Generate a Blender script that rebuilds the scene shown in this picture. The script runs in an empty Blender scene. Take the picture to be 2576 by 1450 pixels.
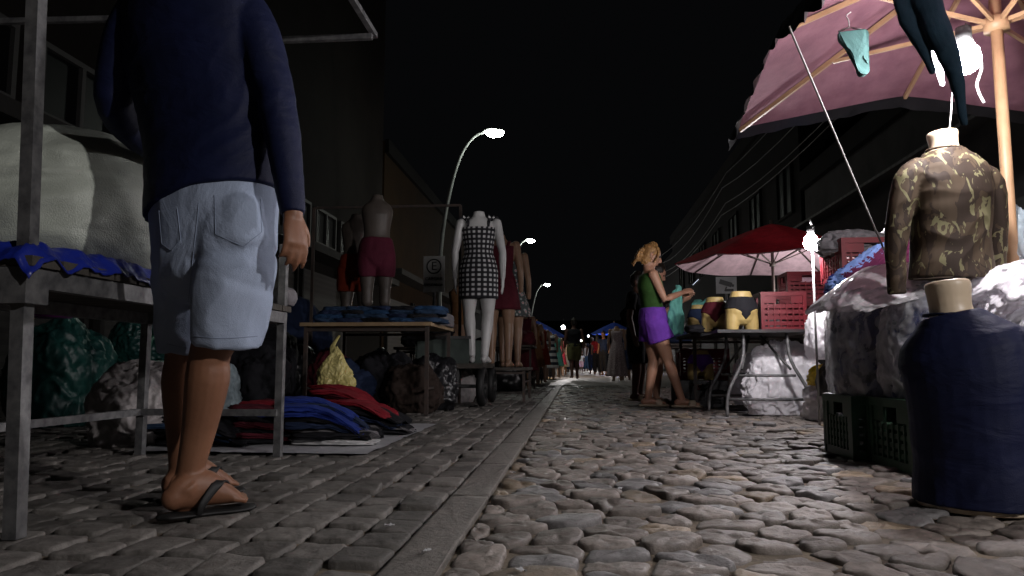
import bpy, bmesh, math, random
import numpy as np
from mathutils import Vector, Matrix, noise
from mathutils.bvhtree import BVHTree
random.seed(7)
V=Vector; PI=math.pi
SC=bpy.context.scene; COL=SC.collection
# ------------------------------------------------------------------ camera
F=1860.; CX,CY=1288.,725.
CAM=V((0,0,.42))
th=math.atan((917-CY)/F); psi=math.atan((1450-CX)/F*math.cos(th))
fw=V((-math.sin(psi)*math.cos(th),math.cos(psi)*math.cos(th),math.sin(th)))
rt=V((math.cos(psi),math.sin(psi),0)); up=rt.cross(fw)
def ray(px,py): return fw+rt*((px-CX)/F)+up*((CY-py)/F)
def P(px,py,Y):
    d=ray(px,py); return CAM+d*(Y/d.y)
def G(px,py,z=0.):
    d=ray(px,py); return CAM+d*((z-CAM.z)/d.z)
cd=bpy.data.cameras.new('camera'); cam=bpy.data.objects.new('camera',cd); COL.objects.link(cam)
cam.location=CAM; cam.rotation_euler=(PI/2+th,0,psi); cd.sensor_width=36; cd.lens=F/2576*36; cd.clip_end=500; cd.clip_start=.02
SC.camera=cam
SC.view_settings.view_transform='Standard'; SC.view_settings.look='None'; SC.view_settings.exposure=0
w=bpy.data.worlds.new('World'); SC.world=w; w.use_nodes=True
bg=w.node_tree.nodes['Background']
sky=w.node_tree.nodes.new('ShaderNodeTexSky'); sky.sky_type='NISHITA'; sky.sun_disc=False
sky.sun_elevation=math.radians(-6); sky.sun_rotation=0
hs=w.node_tree.nodes.new('ShaderNodeHueSaturation'); hs.inputs['Saturation'].default_value=.25
w.node_tree.links.new(sky.outputs[0],hs.inputs['Color']); 
mxw=w.node_tree.nodes.new('ShaderNodeMix'); mxw.data_type='RGBA'; mxw.inputs[0].default_value=.9
w.node_tree.links.new(hs.outputs[0],mxw.inputs[6]); mxw.inputs[7].default_value=(.052,.055,.063,1)
w.node_tree.links.new(mxw.outputs[2],bg.inputs[0]); bg.inputs[1].default_value=.036
# ------------------------------------------------------------------ materials
def nt(name):
    m=bpy.data.materials.new(name); m.use_nodes=True
    t=m.node_tree; return m,t,t.nodes,t.links,t.nodes['Principled BSDF']
def ramp2(N,L,fac,c1,c2,a=.35,b=.65):
    r=N.new('ShaderNodeValToRGB'); r.color_ramp.elements[0].position=a; r.color_ramp.elements[1].position=b
    r.color_ramp.elements[0].color=(*c1,1); r.color_ramp.elements[1].color=(*c2,1); L.new(fac,r.inputs[0]); return r
def M(name,c1,c2=None,rough=.65,scale=6,bump=0,bscale=60,metal=0,spec=.4,emit=0,wr=0,wscale=6,stretch=(1,1,1),alpha=1,trans=0,sheen=0,a=.35,b=.65):
    m,t,N,L,B=nt(name)
    if c2 is None: c2=tuple(x*.72 for x in c1)
    tc=N.new('ShaderNodeTexCoord')
    n=N.new('ShaderNodeTexNoise'); n.inputs['Scale'].default_value=scale; n.inputs['Detail'].default_value=6; n.inputs['Roughness'].default_value=.6
    L.new(tc.outputs['Object'],n.inputs['Vector'])
    r=ramp2(N,L,n.outputs[0],c1,c2,a,b); L.new(r.outputs[0],B.inputs['Base Color'])
    B.inputs['Roughness'].default_value=rough; B.inputs['Metallic'].default_value=metal
    B.inputs['Specular IOR Level'].default_value=spec; B.inputs['Alpha'].default_value=alpha
    B.inputs['Transmission Weight'].default_value=trans; B.inputs['Sheen Weight'].default_value=sheen
    if emit: 
        B.inputs['Emission Color'].default_value=(*c1,1); B.inputs['Emission Strength'].default_value=emit
    last=None
    if wr:
        mp=N.new('ShaderNodeMapping'); mp.inputs['Scale'].default_value=stretch; L.new(tc.outputs['Object'],mp.inputs[0])
        n3=N.new('ShaderNodeTexNoise'); n3.inputs['Scale'].default_value=wscale; n3.inputs['Detail'].default_value=4; n3.inputs['Distortion'].default_value=.8
        L.new(mp.outputs[0],n3.inputs['Vector'])
        bp=N.new('ShaderNodeBump'); bp.inputs['Strength'].default_value=.8; bp.inputs['Distance'].default_value=wr
        L.new(n3.outputs[0],bp.inputs['Height']); last=bp
    if bump:
        n2=N.new('ShaderNodeTexNoise'); n2.inputs['Scale'].default_value=bscale; n2.inputs['Detail'].default_value=3
        L.new(tc.outputs['Object'],n2.inputs['Vector'])
        b2=N.new('ShaderNodeBump'); b2.inputs['Strength'].default_value=bump; b2.inputs['Distance'].default_value=.004
        L.new(n2.outputs[0],b2.inputs['Height'])
        if last: L.new(last.outputs[0],b2.inputs['Normal'])
        last=b2
    if last: L.new(last.outputs[0],B.inputs['Normal'])
    return m
def fabric(name,c,c2=None,wr=.02,**k):
    k.setdefault('rough',.85); k.setdefault('spec',.2); k.setdefault('wscale',6)
    return M(name,c,c2 or tuple(x*.75 for x in c),scale=9,bump=.25,bscale=400,wr=wr,**k)
def plastic(name,c,c2=None,wr=.015,rough=.28,**k):
    k.setdefault('wscale',10); k.setdefault('spec',.6)
    return M(name,c,c2 or tuple(x*.6 for x in c),rough=rough,scale=5,wr=wr,**k)
def film(name,c,lo,hi,rough=.3,wr=.012):
    # thin plastic film: part of the light passes straight through, creases read whiter
    m,t,N,L,B=nt(name); tc=N.new('ShaderNodeTexCoord')
    n=N.new('ShaderNodeTexNoise'); n.inputs['Scale'].default_value=7; n.inputs['Detail'].default_value=6; n.inputs['Distortion'].default_value=1.6; L.new(tc.outputs['Object'],n.inputs['Vector'])
    B.inputs['Base Color'].default_value=(*c,1); B.inputs['Roughness'].default_value=rough; B.inputs['Specular IOR Level'].default_value=.7
    bp=N.new('ShaderNodeBump'); bp.inputs['Distance'].default_value=wr; L.new(n.outputs[0],bp.inputs['Height']); L.new(bp.outputs[0],B.inputs['Normal'])
    lw=N.new('ShaderNodeLayerWeight'); lw.inputs[0].default_value=.35
    r=ramp2(N,L,n.outputs[0],(lo,)*3,(hi,)*3,.4,.66)
    ad=N.new('ShaderNodeMath'); ad.operation='MULTIPLY_ADD'; ad.use_clamp=True; ad.inputs[1].default_value=.45; L.new(lw.outputs['Facing'],ad.inputs[0]); L.new(r.outputs[0],ad.inputs[2])
    tl=N.new('ShaderNodeBsdfTranslucent'); tl.inputs[0].default_value=(*c,1)
    ms=N.new('ShaderNodeMixShader'); ms.inputs[0].default_value=.3; L.new(B.outputs[0],ms.inputs[1]); L.new(tl.outputs[0],ms.inputs[2])
    tr=N.new('ShaderNodeBsdfTransparent'); mx=N.new('ShaderNodeMixShader'); L.new(ad.outputs[0],mx.inputs[0]); L.new(tr.outputs[0],mx.inputs[1]); L.new(ms.outputs[0],mx.inputs[2])
    L.new(mx.outputs[0],N['Material Output'].inputs[0]); return m
m_skin=M('skin',(.23,.108,.06),(.165,.072,.04),rough=.5,scale=7,bump=.15,bscale=90)
m_skin2=M('skin_pale',(.42,.23,.15),(.34,.17,.11),rough=.5,scale=7)
m_skind=M('skin_dark',(.12,.06,.045),(.09,.045,.03),rough=.5,scale=7)
m_navy=fabric('navy_jersey',(.0068,.0105,.043),(.005,.008,.032),wr=.012,wscale=5,stretch=(1,1,2.2),rough=.65,spec=.25)
m_denim=M('pale_denim',(.35,.41,.53),(.28,.34,.46),rough=.88,spec=.15,scale=2.4,bump=.45,bscale=420,wr=.022,wscale=5,stretch=(1.3,1.3,1),a=.3,b=.75)
m_stitch=M('denim_stitch',(.25,.3,.4),rough=.9)
m_black=M('black_rubber',(.012,.012,.012),rough=.6)
m_steel=M('galvanised_steel',(.22,.22,.22),(.1,.1,.105),rough=.55,scale=22,metal=.5,bump=.15)
m_steeld=M('dark_steel',(.1,.1,.1),(.05,.05,.05),rough=.55,scale=18,metal=.4)
m_rust=M('rusty_steel',(.06,.04,.032),(.03,.026,.024),rough=.7,scale=14)
m_wood=M('table_wood',(.3,.21,.12),(.21,.14,.075),rough=.6,scale=5,wr=.002,stretch=(1,8,8))
m_woodd=M('grey_board',(.08,.07,.06),(.04,.036,.03),rough=.85,scale=6,wr=.004,stretch=(1,8,8))
m_cart=M('dark_green_board',(.06,.08,.07),(.03,.04,.036),rough=.7,scale=6)
m_pole=M('varnished_pole',(.4,.25,.14),(.29,.17,.09),rough=.45,scale=5)
m_tarpblue=plastic('blue_tarp',(.012,.026,.28),(.008,.017,.19),rough=.38)
m_sack=M('white_woven_sack',(.5,.54,.47),(.38,.41,.36),rough=.42,spec=.5,scale=3,bump=.6,bscale=230,wr=.03,wscale=3)
m_sackd=M('grey_woven_sack',(.42,.39,.38),(.28,.26,.26),rough=.45,scale=3.5,bump=.45,bscale=200,wr=.03,wscale=5)
m_gbag=plastic('dark_green_plastic',(.01,.05,.042),(.006,.03,.028),rough=.4,wr=.004,spec=.35)
m_kbag=plastic('black_plastic',(.012,.012,.014),rough=.33,wr=.008,spec=.45)
m_sheet=plastic('dull_white_plastic',(.45,.45,.47),(.35,.35,.37),rough=.4)
m_wbag=film('white_plastic',(.92,.9,.94),.85,1.); m_film=film('clear_plastic',(.92,.92,.95),.1,.6,rough=.18); m_fold=film('milky_plastic',(.94,.92,.96),.8,1.,rough=.2,wr=.02)
m_wbag2=film('pale_blue_plastic',(.45,.55,.6),.5,.9)
m_ybag=plastic('yellow_plastic',(.66,.58,.24),(.52,.44,.14),rough=.4,wr=.03)
m_ybag2=plastic('bright_yellow_plastic',(.75,.55,.03),(.6,.4,.02),rough=.35)
m_mag=plastic('magenta_plastic',(.3,.02,.3))
m_red=M('red_plastic',(.16,.008,.015),(.12,.006,.012),rough=.45,scale=8,spec=.3)
m_dgreen=M('dark_green_plastic_crate',(.024,.07,.038),(.016,.046,.026),rough=.4,scale=8)
m_kcr=M('black_plastic_crate',(.018,.018,.02),rough=.45)
m_mann=M('white_mannequin',(.62,.62,.61),(.52,.52,.51),rough=.35,scale=3)
m_cream=M('cream_mannequin',(.6,.49,.36),(.52,.42,.3),rough=.4,scale=4)
m_ymann=M('yellowed_mannequin',(.42,.31,.12),(.34,.24,.085),rough=.45,scale=4)
m_tan=M('tan_mannequin',(.28,.175,.11),(.22,.13,.085),rough=.4,scale=4)
m_dmann=M('dusty_mannequin',(.09,.074,.063),(.062,.051,.044),rough=.5,scale=4)
def fab(n,*c,**k): return fabric(n,c,**k)
f_green=fab('olive_green_cloth',.035,.09,.02); f_purple=fab('purple_cloth',.17,.05,.42); f_black=fab('black_cloth',.012,.012,.015)
f_dkblue=fab('dark_blue_cloth',.015,.025,.06); f_blue=fab('blue_cloth',.015,.033,.2); f_red=fab('red_cloth',.2,.011,.02); f_maroon=fab('maroon_cloth',.08,.01,.018)
f_jean=fab('jeans_cloth',.022,.045,.09); f_jeanb=fab('bright_jeans_cloth',.02,.055,.125); f_white=fab('white_cloth',.6,.6,.6); f_grey=fab('grey_cloth',.2,.19,.2)
f_pink=fab('pink_cloth',.085,.012,.027); f_orange=fab('orange_cloth',.2,.026,.01); f_teal=fab('mint_cloth',.14,.42,.36); f_dteal=fab('dark_teal_cloth',.006,.02,.034)
f_tan=fab('tan_cloth',.22,.11,.05); f_olive=fab('khaki_cloth',.12,.12,.05); f_lilac=fab('pale_pink_cloth',.6,.38,.45); f_soot=fab('sooty_brown_cloth',.03,.02,.016)
m_hairb=M('blond_hair',(.46,.25,.09),(.22,.11,.04),rough=.5,scale=40,bump=.5,bscale=120)
m_hairk=M('dark_hair',(.02,.014,.01),rough=.5,scale=40)
m_eye=M('eye_dark',(.02,.015,.012),rough=.2)
def bulbmat(n,c,s):
    m,t,N,L,B=nt(n); B.inputs['Base Color'].default_value=(.9,.9,.9,1); B.inputs['Emission Color'].default_value=(*c,1); B.inputs['Emission Strength'].default_value=s; return m
m_bulb=bulbmat('lit_bulb',(1,.95,.98),540.)
m_bulb2=bulbmat('lit_bulb_mid',(1,.95,.97),690.)
m_bulbf=bulbmat('lit_bulb_far',(1,.95,.93),1500.)
m_bulbw=bulbmat('lit_bulb_warm',(1,.55,.15),350.)
m_lens=bulbmat('lamp_lens',(.93,1,.9),200.)
def attrmat(name,rough,bump,bscale,spec=.4):
    m,t,N,L,B=nt(name)
    at=N.new('ShaderNodeAttribute'); at.attribute_name='Col'
    tc=N.new('ShaderNodeTexCoord'); n=N.new('ShaderNodeTexNoise'); n.inputs['Scale'].default_value=24; n.inputs['Detail'].default_value=9; n.inputs['Roughness'].default_value=.72
    L.new(tc.outputs['Object'],n.inputs['Vector'])
    r=ramp2(N,L,n.outputs[0],(.42,.4,.38),(1.35,1.32,1.3),.3,.7)
    mx=N.new('ShaderNodeMix'); mx.data_type='RGBA'; mx.blend_type='MULTIPLY'; mx.inputs[0].default_value=1
    L.new(at.outputs['Color'],mx.inputs[6]); L.new(r.outputs[0],mx.inputs[7]); L.new(mx.outputs[2],B.inputs['Base Color'])
    n2=N.new('ShaderNodeTexNoise'); n2.inputs['Scale'].default_value=bscale; n2.inputs['Detail'].default_value=8; n2.inputs['Roughness'].default_value=.7; L.new(tc.outputs['Object'],n2.inputs['Vector'])
    bp=N.new('ShaderNodeBump'); bp.inputs['Strength'].default_value=bump; bp.inputs['Distance'].default_value=.01; L.new(n2.outputs[0],bp.inputs['Height']); L.new(bp.outputs[0],B.inputs['Normal'])
    r2=ramp2(N,L,n.outputs[0],(rough-.12,)*3,(rough+.15,)*3,.3,.7); L.new(r2.outputs[0],B.inputs['Roughness'])
    B.inputs['Specular IOR Level'].default_value=spec
    return m
m_cob=attrmat('cobble_stone',.48,.65,36,.45); m_set=attrmat('sett_stone',.62,.75,50,.4)
m_sand=M('joint_sand',(.17,.138,.1),(.085,.07,.053),rough=.95,scale=9,bump=.8,bscale=90)
m_far=M('far_cobbles',(.2,.17,.15),(.08,.07,.065),rough=.6,scale=9,bump=1,bscale=12)
def camo():
    m,t,N,L,B=nt('camouflage_cloth'); tc=N.new('ShaderNodeTexCoord')
    mp=N.new('ShaderNodeMapping'); mp.inputs['Scale'].default_value=(1,1,.55); L.new(tc.outputs['Object'],mp.inputs[0])
    def nz(s,off,d):
        n=N.new('ShaderNodeTexNoise'); n.inputs['Scale'].default_value=s; n.inputs['Detail'].default_value=3; n.inputs['Distortion'].default_value=d
        a=N.new('ShaderNodeVectorMath'); a.operation='ADD'; a.inputs[1].default_value=(off,off*.7,off*1.3); L.new(mp.outputs[0],a.inputs[0]); L.new(a.outputs[0],n.inputs['Vector']); return n
    n1=nz(14,0,1.2); n2=nz(17,5,1.8)
    r1=ramp2(N,L,n1.outputs[0],(.025,.016,.0105),(.05,.034,.02),.49,.5)
    r2=ramp2(N,L,n2.outputs[0],(0,0,0),(1,1,1),.585,.6)
    mx=N.new('ShaderNodeMix'); mx.data_type='RGBA'; L.new(r2.outputs[0],mx.inputs[0]); L.new(r1.outputs[0],mx.inputs[6]); mx.inputs[7].default_value=(.135,.125,.065,1)
    L.new(mx.outputs[2],B.inputs['Base Color']); B.inputs['Roughness'].default_value=.75; B.inputs['Specular IOR Level'].default_value=.25; return m
m_camo=camo()
def gingham():
    m,t,N,L,B=nt('gingham_cloth'); tc=N.new('ShaderNodeTexCoord'); s=N.new('ShaderNodeSeparateXYZ'); L.new(tc.outputs['UV'],s.inputs[0])
    o=[]
    for k in (0,1):
        a=N.new('ShaderNodeMath'); a.operation='DIVIDE'; a.inputs[1].default_value=.05; L.new(s.outputs[k],a.inputs[0])
        b=N.new('ShaderNodeMath'); b.operation='FRACT'; L.new(a.outputs[0],b.inputs[0])
        c=N.new('ShaderNodeMath'); c.operation='LESS_THAN'; c.inputs[1].default_value=.5; L.new(b.outputs[0],c.inputs[0]); o.append(c)
    d=N.new('ShaderNodeMath'); d.operation='ADD'; L.new(o[0].outputs[0],d.inputs[0]); L.new(o[1].outputs[0],d.inputs[1])
    e=N.new('ShaderNodeMath'); e.operation='DIVIDE'; e.inputs[1].default_value=2; L.new(d.outputs[0],e.inputs[0])
    r=N.new('ShaderNodeValToRGB'); r.color_ramp.elements[0].color=(.6,.6,.6,1); r.color_ramp.elements[1].color=(.008,.008,.01,1)
    x=r.color_ramp.elements.new(.5); x.color=(.03,.03,.035,1); L.new(e.outputs[0],r.inputs[0]); L.new(r.outputs[0],B.inputs['Base Color']); B.inputs['Roughness'].default_value=.85
    return m
m_ging=gingham()
def floral(name,base,c2,c3,sc=22):
    m,t,N,L,B=nt(name); tc=N.new('ShaderNodeTexCoord'); v=N.new('ShaderNodeTexVoronoi'); v.inputs['Scale'].default_value=sc; L.new(tc.outputs['Object'],v.inputs['Vector'])
    r=N.new('ShaderNodeValToRGB'); r.color_ramp.interpolation='CONSTANT'; e=r.color_ramp.elements; e[0].color=(*c2,1); e[1].position=.28; e[1].color=(*c3,1); q=e.new(.42); q.color=(*base,1)
    L.new(v.outputs['Distance'],r.inputs[0]); L.new(r.outputs[0],B.inputs['Base Color']); B.inputs['Roughness'].default_value=.85; return m
m_flor=floral('floral_cloth',(.05,.06,.06),(.45,.2,.2),(.3,.34,.32)); m_flor2=floral('pale_floral_cloth',(.3,.24,.25),(.1,.05,.06),(.5,.42,.42))
def rugmat():
    m,t,N,L,B=nt('shaggy_yarn'); tc=N.new('ShaderNodeTexCoord'); s=N.new('ShaderNodeSeparateXYZ'); L.new(tc.outputs['Object'],s.inputs[0])
    n=N.new('ShaderNodeTexNoise'); n.inputs['Scale'].default_value=30; L.new(tc.outputs['Object'],n.inputs['Vector'])
    a=N.new('ShaderNodeMath'); a.operation='MULTIPLY_ADD'; a.inputs[1].default_value=.25; L.new(n.outputs[0],a.inputs[0]); L.new(s.outputs[1],a.inputs[2])
    r=N.new('ShaderNodeValToRGB'); r.color_ramp.interpolation='CONSTANT'; e=r.color_ramp.elements; e[0].color=(.1,.01,.05,1); e[1].position=.0; e[1].color=(.2,.33,.68,1); q=e.new(.14); q.color=(.03,.05,.3,1); q=e.new(.24); q.color=(.35,.02,.05,1)
    L.new(a.outputs[0],r.inputs[0]); L.new(r.outputs[0],B.inputs['Base Color']); B.inputs['Roughness'].default_value=.95; return m
m_rug=rugmat()
def stripes(name,c1,c2,per,axis=2):
    m,t,N,L,B=nt(name); tc=N.new('ShaderNodeTexCoord'); s=N.new('ShaderNodeSeparateXYZ'); L.new(tc.outputs['Object'],s.inputs[0])
    a=N.new('ShaderNodeMath'); a.operation='DIVIDE'; a.inputs[1].default_value=per; L.new(s.outputs[axis],a.inputs[0]); b=N.new('ShaderNodeMath'); b.operation='FRACT'; L.new(a.outputs[0],b.inputs[0])
    r=ramp2(N,L,b.outputs[0],c1,c2,.49,.51); L.new(r.outputs[0],B.inputs['Base Color']); B.inputs['Roughness'].default_value=.8; return m
f_strip=stripes('striped_cloth',(.6,.6,.6),(.02,.03,.05),.16)
m_shut=stripes('roller_shutter',(.018,.017,.016),(.009,.0085,.008),.11)
m_corr=stripes('corrugated_sheet',(.045,.044,.043),(.027,.026,.025),.16,1)
def contents(name,c1,c2,c3):
    m,t,N,L,B=nt(name); tc=N.new('ShaderNodeTexCoord'); mp=N.new('ShaderNodeMapping'); mp.inputs['Scale'].default_value=(1,1,2.5); L.new(tc.outputs['Object'],mp.inputs[0])
    n=N.new('ShaderNodeTexNoise'); n.inputs['Scale'].default_value=5; n.inputs['Detail'].default_value=3; n.inputs['Distortion'].default_value=.8; L.new(mp.outputs[0],n.inputs['Vector'])
    r=N.new('ShaderNodeValToRGB'); r.color_ramp.interpolation='EASE'; e=r.color_ramp.elements; e[0].position=.4; e[0].color=(*c1,1); e[1].position=.56; e[1].color=(*c2,1); q=e.new(.68); q.color=(*c3,1)
    L.new(n.outputs[0],r.inputs[0]); L.new(r.outputs[0],B.inputs['Base Color']); B.inputs['Roughness'].default_value=.85; return m
m_in1=contents('dark_clothes',(.012,.014,.03),(.025,.035,.12),(.07,.07,.09)); m_in2=contents('dark_blue_clothes',(.01,.014,.03),(.02,.035,.13),(.03,.05,.2))
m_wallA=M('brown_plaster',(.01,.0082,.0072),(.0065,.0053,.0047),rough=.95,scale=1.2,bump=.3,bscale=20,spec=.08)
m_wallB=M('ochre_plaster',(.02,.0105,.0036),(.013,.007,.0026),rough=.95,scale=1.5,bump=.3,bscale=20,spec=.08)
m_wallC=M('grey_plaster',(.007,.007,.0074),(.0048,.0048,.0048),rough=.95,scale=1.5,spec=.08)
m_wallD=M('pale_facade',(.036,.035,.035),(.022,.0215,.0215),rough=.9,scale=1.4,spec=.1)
m_trim=M('pale_trim',(.026,.025,.024),(.02,.019,.018),rough=.85,spec=.1)
m_frame=M('window_frame_paint',(.04,.039,.038),rough=.7)
m_pane=M('window_glass',(.004,.0045,.005),rough=.4,spec=.2)
m_lamp=M('lamp_grey_paint',(.3,.31,.3),rough=.45,metal=.3)
m_sign=M('sign_white',(.34,.34,.33),(.28,.28,.27),rough=.5); m_ink=M('sign_black',(.012,.012,.012),rough=.5)
m_signd=M('sign_lettering_grey',(.3,.3,.3),rough=.6); m_tubeg=M('grey_tube',(.25,.25,.25),rough=.5)
m_pinkcan=fabric('pink_canopy_cloth',(.28,.135,.17),(.215,.098,.13),wr=.02,wscale=3)
m_redcan=fabric('red_canopy_cloth',(.7,.025,.045),wr=.01); m_whitecan=fabric('pale_canopy_lining',(.75,.55,.6),wr=.01)
m_bluecan=fabric('blue_canopy_cloth',(.02,.07,.45),wr=.01)
m_rope=M('white_rope',(.3,.29,.28),rough=.8)
m_cream_s=M('cream_sandal',(.55,.45,.33),rough=.7)
m_gchair=M('green_chair_plastic',(.02,.1,.06),rough=.4)
# ------------------------------------------------------------------ object helpers
def props(o,label=None,cat=None,group=None,kind=None):
    if label: o['label']=label
    if cat: o['category']=cat
    if group: o['group']=group
    if kind: o['kind']=kind
    return o
def thing(name,label,cat,loc=(0,0,0),rz=0,group=None):
    o=bpy.data.objects.new(name,None); COL.objects.link(o); o.location=loc; o.rotation_euler=(0,0,rz); o.empty_display_size=.1
    return props(o,label,cat,group)
def shade(me,sm):
    me.polygons.foreach_set('use_smooth',[sm]*len(me.polygons)); me.update()
def obj(name,bm,mat,parent=None,smooth=False,loc=None,rz=0):
    if isinstance(bm,bpy.types.Mesh): me=bm
    else:
        bmesh.ops.recalc_face_normals(bm,faces=bm.faces); me=bpy.data.meshes.new(name); bm.to_mesh(me); bm.free()
    me.materials.clear()
    for mm in (mat if isinstance(mat,(list,tuple)) else [mat]): me.materials.append(mm)
    shade(me,smooth)
    o=bpy.data.objects.new(name,me); COL.objects.link(o)
    if parent: o.parent=parent
    if loc is not None: o.location=loc
    o.rotation_euler=(0,0,rz)
    return o
def bx(bm,x0,x1,y0,y1,z0,z1,rot=None):
    v=[bm.verts.new((x,y,z)) for x in (x0,x1) for y in (y0,y1) for z in (z0,z1)]
    for f in ((0,1,3,2),(4,6,7,5),(0,4,5,1),(2,3,7,6),(0,2,6,4),(1,5,7,3)): bm.faces.new([v[i] for i in f])
def beam(bm,p,q,w,h=None,n=4,ph=PI/4):
    p=V(p);q=V(q);t=(q-p).normalized(); s=V((0,0,1)) if abs(t.z)<.9 else V((0,1,0)); a=t.cross(s).normalized(); b=t.cross(a)
    h=h or w; R=math.sqrt(2) if n==4 else 1
    rr=[]
    for c in (p,q): rr.append([bm.verts.new(c+a*(math.cos(ph+2*PI*i/n)*w/2*R)+b*(math.sin(ph+2*PI*i/n)*h/2*R)) for i in range(n)])
    for i in range(n): bm.faces.new((rr[0][i],rr[0][(i+1)%n],rr[1][(i+1)%n],rr[1][i]))
    bm.faces.new(rr[0][::-1]); bm.faces.new(rr[1])
def cyl(bm,p,q,r,n=12): beam(bm,p,q,2*r,n=n,ph=0)
def cr(A,sub):
    A=np.array(A,float); n=len(A)
    if n<3 or sub<2:
        return A
    out=[]
    for i in range(n-1):
        p0=A[max(i-1,0)];p1=A[i];p2=A[i+1];p3=A[min(i+2,n-1)]
        for k in range(sub):
            t=k/sub
            out.append(.5*((2*p1)+(-p0+p2)*t+(2*p0-5*p1+4*p2-p3)*t*t+(-p0+3*p1-3*p2+p3)*t**3))
    out.append(A[-1]); return np.array(out)
def tube(bm,pts,rad,side=(1,0,0),n=16,sub=3,r0=True,r1=True,e=1.,uv=False):
    R=[(r,r) if not isinstance(r,(tuple,list)) else r for r in rad]
    A=cr([tuple(p)+tuple(r) for p,r in zip(pts,R)],sub); A[:,3:]=np.maximum(A[:,3:],.0005)
    C=A[:,:3]; T=np.gradient(C,axis=0); T/=np.linalg.norm(T,axis=1)[:,None]+1e-9
    rings=[(C[i],T[i],A[i,3],A[i,4]) for i in range(len(C))]
    def capr(c,t,a,b,sg):
        ext=min(a,b); return [(c+t*sg*ext*math.sin(f),t,a*math.cos(f),b*math.cos(f)) for f in (.5,1.,1.4)]
    if r0: rings=capr(*rings[0],-1)[::-1]+rings
    if r1: rings=rings+capr(*rings[-1],1)
    sv=np.array(side,float); L=[]; ul=bm.loops.layers.uv.verify() if uv else None
    an=[2*PI*i/n for i in range(n)]
    cs=[(math.copysign(abs(math.cos(x))**e,math.cos(x)),math.copysign(abs(math.sin(x))**e,math.sin(x))) for x in an]
    dist=0;prev=None;D=[]
    for c,t,a,b in rings:
        s=sv-t*np.dot(sv,t); l=np.linalg.norm(s)
        if l<1e-3: s=np.cross(t,(0,1,.3)); l=np.linalg.norm(s)
        s/=l; o=np.cross(t,s)
        L.append([bm.verts.new(c+s*a*x+o*b*y) for x,y in cs])
        if prev is not None: dist+=np.linalg.norm(c-prev)
        prev=c; D.append(dist)
    mr=np.mean([(r[2]+r[3])/2 for r in rings])
    for i in range(len(L)-1):
        for j in range(n):
            f=bm.faces.new((L[i][j],L[i][(j+1)%n],L[i+1][(j+1)%n],L[i+1][j]))
            if uv:
                for lp,(u,vv) in zip(f.loops,((j,i),(j+1,i),(j+1,i+1),(j,i+1))): lp[ul].uv=(u/n*2*PI*mr,D[vv])
    bm.faces.new(L[0][::-1]); bm.faces.new(L[-1])
def remesh(bm,voxel,smooth=3,fac=.5):
    bmesh.ops.recalc_face_normals(bm,faces=bm.faces)
    me=bpy.data.meshes.new('t'); bm.to_mesh(me); bm.free(); o=bpy.data.objects.new('t',me); COL.objects.link(o)
    m=o.modifiers.new('r','REMESH'); m.mode='VOXEL'; m.voxel_size=voxel
    if smooth: s=o.modifiers.new('s','SMOOTH'); s.iterations=smooth; s.factor=fac
    bpy.context.view_layer.update(); dg=bpy.context.evaluated_depsgraph_get()
    r=bpy.data.meshes.new_from_object(o.evaluated_get(dg)); bpy.data.objects.remove(o); bpy.data.meshes.remove(me); return r
def wrinkle(me,amp,sc=(6,6,6),seed=0,ridge=True,fn=None):
    nv=[v.normal.copy() for v in me.vertices]
    for v,nn in zip(me.vertices,nv):
        q=V((v.co.x*sc[0]+seed,v.co.y*sc[1],v.co.z*sc[2])); q+=noise.noise_vector(q*.5)*.7
        h=noise.noise(q)
        if ridge: h=.5-abs(h)*1.6+.4*noise.noise(q*2.1)
        k=fn(v.co) if fn else 1
        v.co+=nn*(h*amp*k)
    me.update()
def blob(name,mat,loc,size,seed=0,sub=5,e=.75,amp=.15,fr=1.6,crk=.05,rot=0,parent=None,taper=0,flat=.7,label=None,cat=None,group=None,fn=None):
    bm=bmesh.new(); bmesh.ops.create_icosphere(bm,subdivisions=sub,radius=1); p=2/e
    for v in bm.verts:
        d=v.co.normalized(); s=(abs(d.x)**p+abs(d.y)**p+abs(d.z)**p)**(-1/p); q=d*fr+V((seed*7.3,seed*3.1,seed))
        h=1+amp*noise.noise(q); r=q*2.3; r+=noise.noise_vector(r)*.5; h+=crk*(.6-2*abs(noise.noise(r)))+crk*.5*(.5-2*abs(noise.noise(r*2.2)))
        if sub>5: h+=crk*.2*(.5-2*abs(noise.noise(r*4.7)))
        c=d*s*h; c.z=max(c.z,-flat); zz=(c.z+flat)/(1+flat)
        k=1-taper*max(zz,0)**1.5
        v.co=V((c.x*size[0]*k,c.y*size[1]*k,zz*size[2]))
        if fn: v.co=fn(v.co)
    o=obj(name,bm,mat,parent,True,loc,rot)
    if label: props(o,label,cat,group)
    return o
def filled(loc,size,seed,label,inm,fm=None,e=.6,rot=0):
    t=thing('clothes_bag',label,'bag',loc,rot)
    blob('contents',inm,(0,0,0),(size[0]*.9,size[1]*.9,size[2]*.93),seed=seed,sub=5,e=e,amp=.1,crk=.04,parent=t)
    blob('film',fm or m_film,(0,0,0),size,seed=seed+.01,sub=6,e=e,amp=.1,crk=.06,parent=t); return t
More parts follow.
